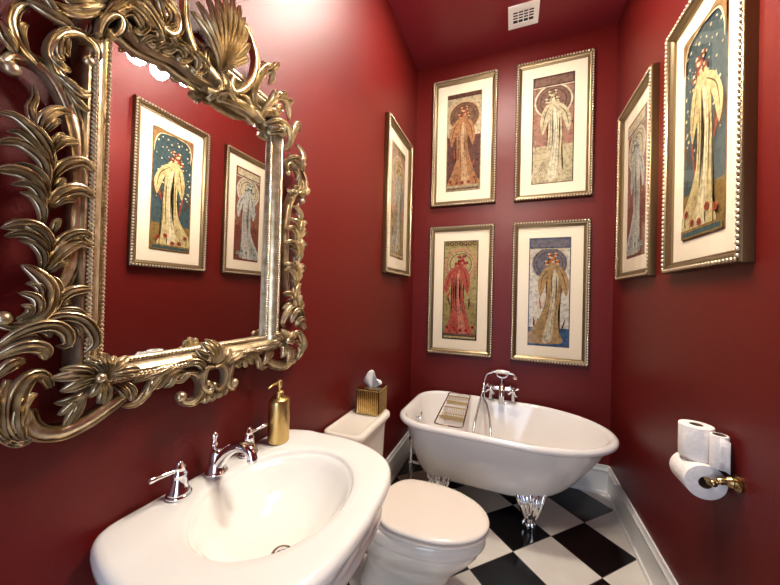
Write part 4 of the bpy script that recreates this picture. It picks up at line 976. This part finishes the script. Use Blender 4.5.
k = MB(); k.tube([(FX - .05, FY, hz), (FX - .04, FY, hz), (FX, FY, hz + .004), (FX + .045, FY, hz), (FX + .055, FY, hz - .002)], lambda s: .011 + .006*math.sin(PI*s), 14, smooth=4); hs_ = k.build('handset', M['white_ceramic'], t_fau)
hs_['label'] = 'white hand shower grip'
k = MB(); k.tube([(FX - .085, FY, hz - .012), (FX - .07, FY, hz - .002), (FX - .05, FY, hz)], .0095, 12, smooth=4)
k.build('hose_end', M['chrome'], hs_)
k = MB(); k.tube([(FX + .055, FY, hz - .002), (FX + .08, FY, hz - .006), (FX + .095, FY - .004, hz - .018)], .010, 12, smooth=4)
k.lathe([(0, -.014), (.022, -.014), (.023, -.008), (.012, .006), (0, .008)], (FX + .098, FY - .004, hz - .026), 20)
k.build('shower_head', M['chrome'], hs_)
k = MB(); k.tube([(FX - .085, FY, hz - .012), (FX - .118, FY - .005, hz - .03), (FX - .135, FY - .02, hz - .09), (FX - .145, FY - .08, hz - .16), (FX - .165, FY - .22, hz - .26), (.624, -.45, .50), (.632, -.52, .38), (.66, -.54, .28), (.70, -.53, .28), (.735, -.50, .38), (.738, -.43, .49), (.705, -.25, .585), (FX - .128, FY - .04, .625), (FX - .135, FY - .005, .70), (FX - .115, FY, zb + .012), (FX - .085, FY, zb)], .0078, 10, smooth=8); k.build('hose', M['steel'], t_fau)

# ------------------------------------------------------------------ bath caddy
t_cad = thing('bath_caddy', 'chrome wire bath caddy laid across the left of the tub', 'bath caddy', (.47, -.43, .62))
ax = (Vector((.375, -.085)), Vector((.555, -.085)), Vector((.585, -.785)), Vector((.405, -.785)))
zr = lambda x: rz_(x) + .030
k = MB(); r = .0058
loop = []
def corner(p, a, b, rad=.025):
    u = (a - p).normalized()*rad; v = (b - p).normalized()*rad
    return [p + u, p + u*.3 + v*.3, p + v]
for i in range(4): loop += corner(ax[i], ax[i - 1], ax[(i + 1) % 4])
k.tube([(p.x, p.y, zr(p.x)) for p in loop], r, 8, closed=True)
k.build('wire_frame', M['chrome'], t_cad)
def cp(a, b, dz=0):      # a across 0..1, b along 0 (back) .. 1 (front)
    p = ax[0].lerp(ax[1], a).lerp(ax[3].lerp(ax[2], a), b); return (p.x, p.y, zr(p.x) + dz)
def comb(b0, b1, n, name='soap_tray'):
    k = MB()
    for i in range(n):
        a = .06 + .88*i/(n - 1)
        k.tube([cp(a, b0), cp(a, b0 + .01, -.028), cp(a, (b0 + b1)/2, -.030), cp(a, b1 - .01, -.028), cp(a, b1)], .0026, 6)
    for b in (b0, b1): k.tube([cp(0, b), cp(1, b)], .0046, 8)
    for b in (b0 + .25*(b1 - b0), b0 + .5*(b1 - b0), b0 + .75*(b1 - b0)): k.tube([cp(.03, b, -.031), cp(.97, b, -.031)], .0032, 8)
    k.build(name, M['rod_gold'], t_cad)
comb(.12, .30, 13); comb(.50, .78, 13)
for b in (.02, .97):
    for a in (.0, 1.0):
        k = MB(); k.tube([cp(a, b, 0), cp(a, b, -.006)], .006, 8); k.build('rim_grip', M['white_ceramic'], t_cad)

# ------------------------------------------------------------------ toilet paper
t_tp = thing('toilet_paper_holder', 'aged brass toilet paper holder on the right wall', 'toilet paper holder', (W, -1.420, .857))
RX, RZ = 1.500, .828
MW = Matrix.Rotation(-PI/2, 3, 'Y')
k = MB(); k.lathe([(0, .0005), (.027, .0005), (.0275, .006), (.024, .010), (.018, .012), (.0165, .018), (.019, .022), (.0165, .028), (.013, .034), (0, .036)], (W, -1.420, .857), 28, MW); k.build('wall_mount', M['brass_dark'], t_tp)
k = MB(); k.tube([(W - .03, -1.420, .857), (W - .040, -1.420, .856), (W - .050, -1.419, .852), (RX + .006, -1.416, .844), (RX, -1.408, .838), (RX, -1.390, .8365), (RX, -1.27, .8365)], lambda s: .0115 if s < .35 else .009, 14, smooth=5)
k.ball((RX + .003, -1.419, .842), .012, 14, 8); k.build('arm', M['brass_dark'], t_tp)
def roll(name, label, c, axis, R, rc, L, extra=None):
    t = thing(name, label, 'toilet paper', c, 'toilet paper rolls')
    Mx = Matrix.Identity(3) if axis == 'z' else Matrix.Rotation(PI/2, 3, 'X')
    k = MB()
    rows = []
    prof = [(rc, 0), (R - .004, 0), (R - .001, .001), (R, .004), (R, L - .004), (R - .001, L - .001), (R - .004, L), (rc, L), (rc, 0)]
    for r, z in prof:
        rows.append([Vector(c) + Mx @ Vector((r*math.cos(2*PI*i/48), r*math.sin(2*PI*i/48), z)) for i in range(48)])
    k.grid(rows, True); k.build('paper', M['paper'], t, sharp=50)
    k = MB(); rows = []
    for r, z in ((rc - .0008, .0005), (rc - .0008, L - .0005), (rc - .0024, L - .0005), (rc - .0024, .0005), (rc - .0008, .0005)):
        rows.append([Vector(c) + Mx @ Vector((r*math.cos(2*PI*i/32), r*math.sin(2*PI*i/32), z)) for i in range(32)])
    k.grid(rows, True); k.build('core', M['core'], t)
    return t
roll('toilet_roll', 'full toilet roll hanging on the brass holder', (RX, -1.270, RZ - .004), 'y', .0595, .021, .115)
roll('toilet_roll', 'thick toilet roll standing upright on the hanging roll, away from the arm', (RX, -1.318, RZ + .0556), 'z', .049, .020, .118)
r2 = Vector((1.534, -1.384, RZ + .0546))
tr = roll('toilet_roll', 'nearly used up toilet roll standing upright with a loose sheet', tuple(r2), 'z', .0245, .0185, .114)
k = MB(); rows = []
for i in range(8):
    a = -PI*.62 + i*.10
    if i < 5: p = Vector((r2.x + .0252*math.cos(a), r2.y + .0252*math.sin(a), 0)); base_ = p
    else: p = base_ + Vector((.62, -.40 + .03*i, 0)).normalized()*(i - 4)*.0052
    rows.append([(min(p.x, W - .004), p.y, r2.z + .004 - .02*max(0, (i - 4)/6) + z) for z in (0, .03, .06, .106)])
k.grid(rows, False); o = k.build('loose_sheet', M['paper'], tr)
sm = o.modifiers.new('thickness', 'SOLIDIFY'); sm.thickness = .001

# ------------------------------------------------------------------ chandelier (above the frame, seen in the mirror)
LX, LY, LZ = (.87, -1.72, 2.63)
t_ch = thing('ceiling_light', 'ceiling light with frosted globes seen reflected at the top of the mirror', 'ceiling light', (LX, LY, H))
k = MB(); k.lathe([(0, -.03), (.05, -.03), (.06, -.012), (.062, -.0005), (0, -.0005)], (LX, LY, H), 32); k.build('canopy', M['brass_dark'], t_ch)
k = MB(); k.tube([(LX, LY, H - .02), (LX, LY, LZ + .12)], .008, 12); k.ball((LX, LY, LZ + .10), .03, 16, 10); k.build('stem', M['brass_dark'], t_ch)
glow = emit_mat('lit_frosted_glass', (1.0, .91, .79, 1), 98)
NG = 8
for i in range(NG):
    a = 2*PI*(i + .45)/NG; d = Vector((math.cos(a), math.sin(a), 0)); c = Vector((LX, LY, LZ))
    k = MB(); k.tube([c + Vector((0, 0, .10)), c + d*.07 + Vector((0, 0, .12)), c + d*.15*.9 + Vector((0, 0, .09)), c + d*.15 + Vector((0, 0, .035))], .006, 10, smooth=4)
    ar = k.build('arm', M['brass_dark'], t_ch)
    k = MB(); k.ball(c + d*.15, .043, 20, 12, (1, 1, 1.1)); k.build('globe', glow, ar)

# recessed ceiling lamp over the middle of the room
CX, CY = (.76, -.98)
t = thing('recessed_light', 'round recessed ceiling lamp above the toilet', 'ceiling light', (CX, CY, H))
k = MB(); rows = [[(CX + r*math.cos(2*PI*i/40), CY + r*math.sin(2*PI*i/40), z) for i in range(40)] for r, z in ((.135, H - .0005), (.135, H - .004), (.128, H - .007), (.114, H - .006), (.112, H - .0005))]
k.grid(rows, True); k.build('trim_ring', M['trim'], t)
k = MB(); k.lathe([(0, H - .0045), (.112, H - .0045), (.112, H - .0008), (0, H - .0008)], (CX, CY, 0), 40); k.build('lens', emit_mat('lit_lens', (1.0, .91, .79, 1), 230), t)

# daylight from the hall behind the camera, through the doorway
def area(name, loc, rot, sx, sy, power, col):
    l = bpy.data.lights.new(name, 'AREA'); l.shape = 'RECTANGLE'; l.size = sx; l.size_y = sy; l.energy = power; l.color = col
    o = bpy.data.objects.new(name, l); COL.objects.link(o); o.location = loc; o.rotation_euler = rot; return o
area('hall_daylight', (.86, Y0 - .45, 1.15), (PI/2, 0, 0), .86, 1.9, 15, (.62, .76, 1.0))
w = bpy.data.worlds.new('world'); SC.world = w; w.use_nodes = True
w.node_tree.nodes['Background'].inputs[0].default_value = (.8, .87, 1, 1); w.node_tree.nodes['Background'].inputs[1].default_value = .15

# ------------------------------------------------------------------ camera
cam = bpy.data.cameras.new('camera'); co = bpy.data.objects.new('camera', cam); COL.objects.link(co)
cam.sensor_width = 36; cam.sensor_fit = 'HORIZONTAL'; cam.lens = 36*314.01/780; cam.clip_start = .02
R_ = Vector((0.93214967, 0.36128457, 0.02388401)); U_ = Vector((-0.01979187, -0.0150232, 0.99969125)); F_ = Vector((-0.36153184, 0.93233458, 0.00685338))
co.matrix_world = Matrix(((R_.x, U_.x, -F_.x, .8599), (R_.y, U_.y, -F_.y, -2.805), (R_.z, U_.z, -F_.z, 1.45), (0, 0, 0, 1)))
SC.camera = co
vs = SC.view_settings
vs.view_transform = 'Standard'; vs.look = 'None'; vs.gamma = 1; vs.use_curve_mapping = False; vs.exposure = 0.78
SC.cycles.max_bounces = 8; SC.cycles.diffuse_bounces = 5; SC.cycles.glossy_bounces = 5; SC.cycles.transparent_max_bounces = 8
SC.cycles.use_denoising = True
SC.cycles.sample_clamp_indirect = 6
SC.cycles.caustics_reflective = False; SC.cycles.caustics_refractive = False
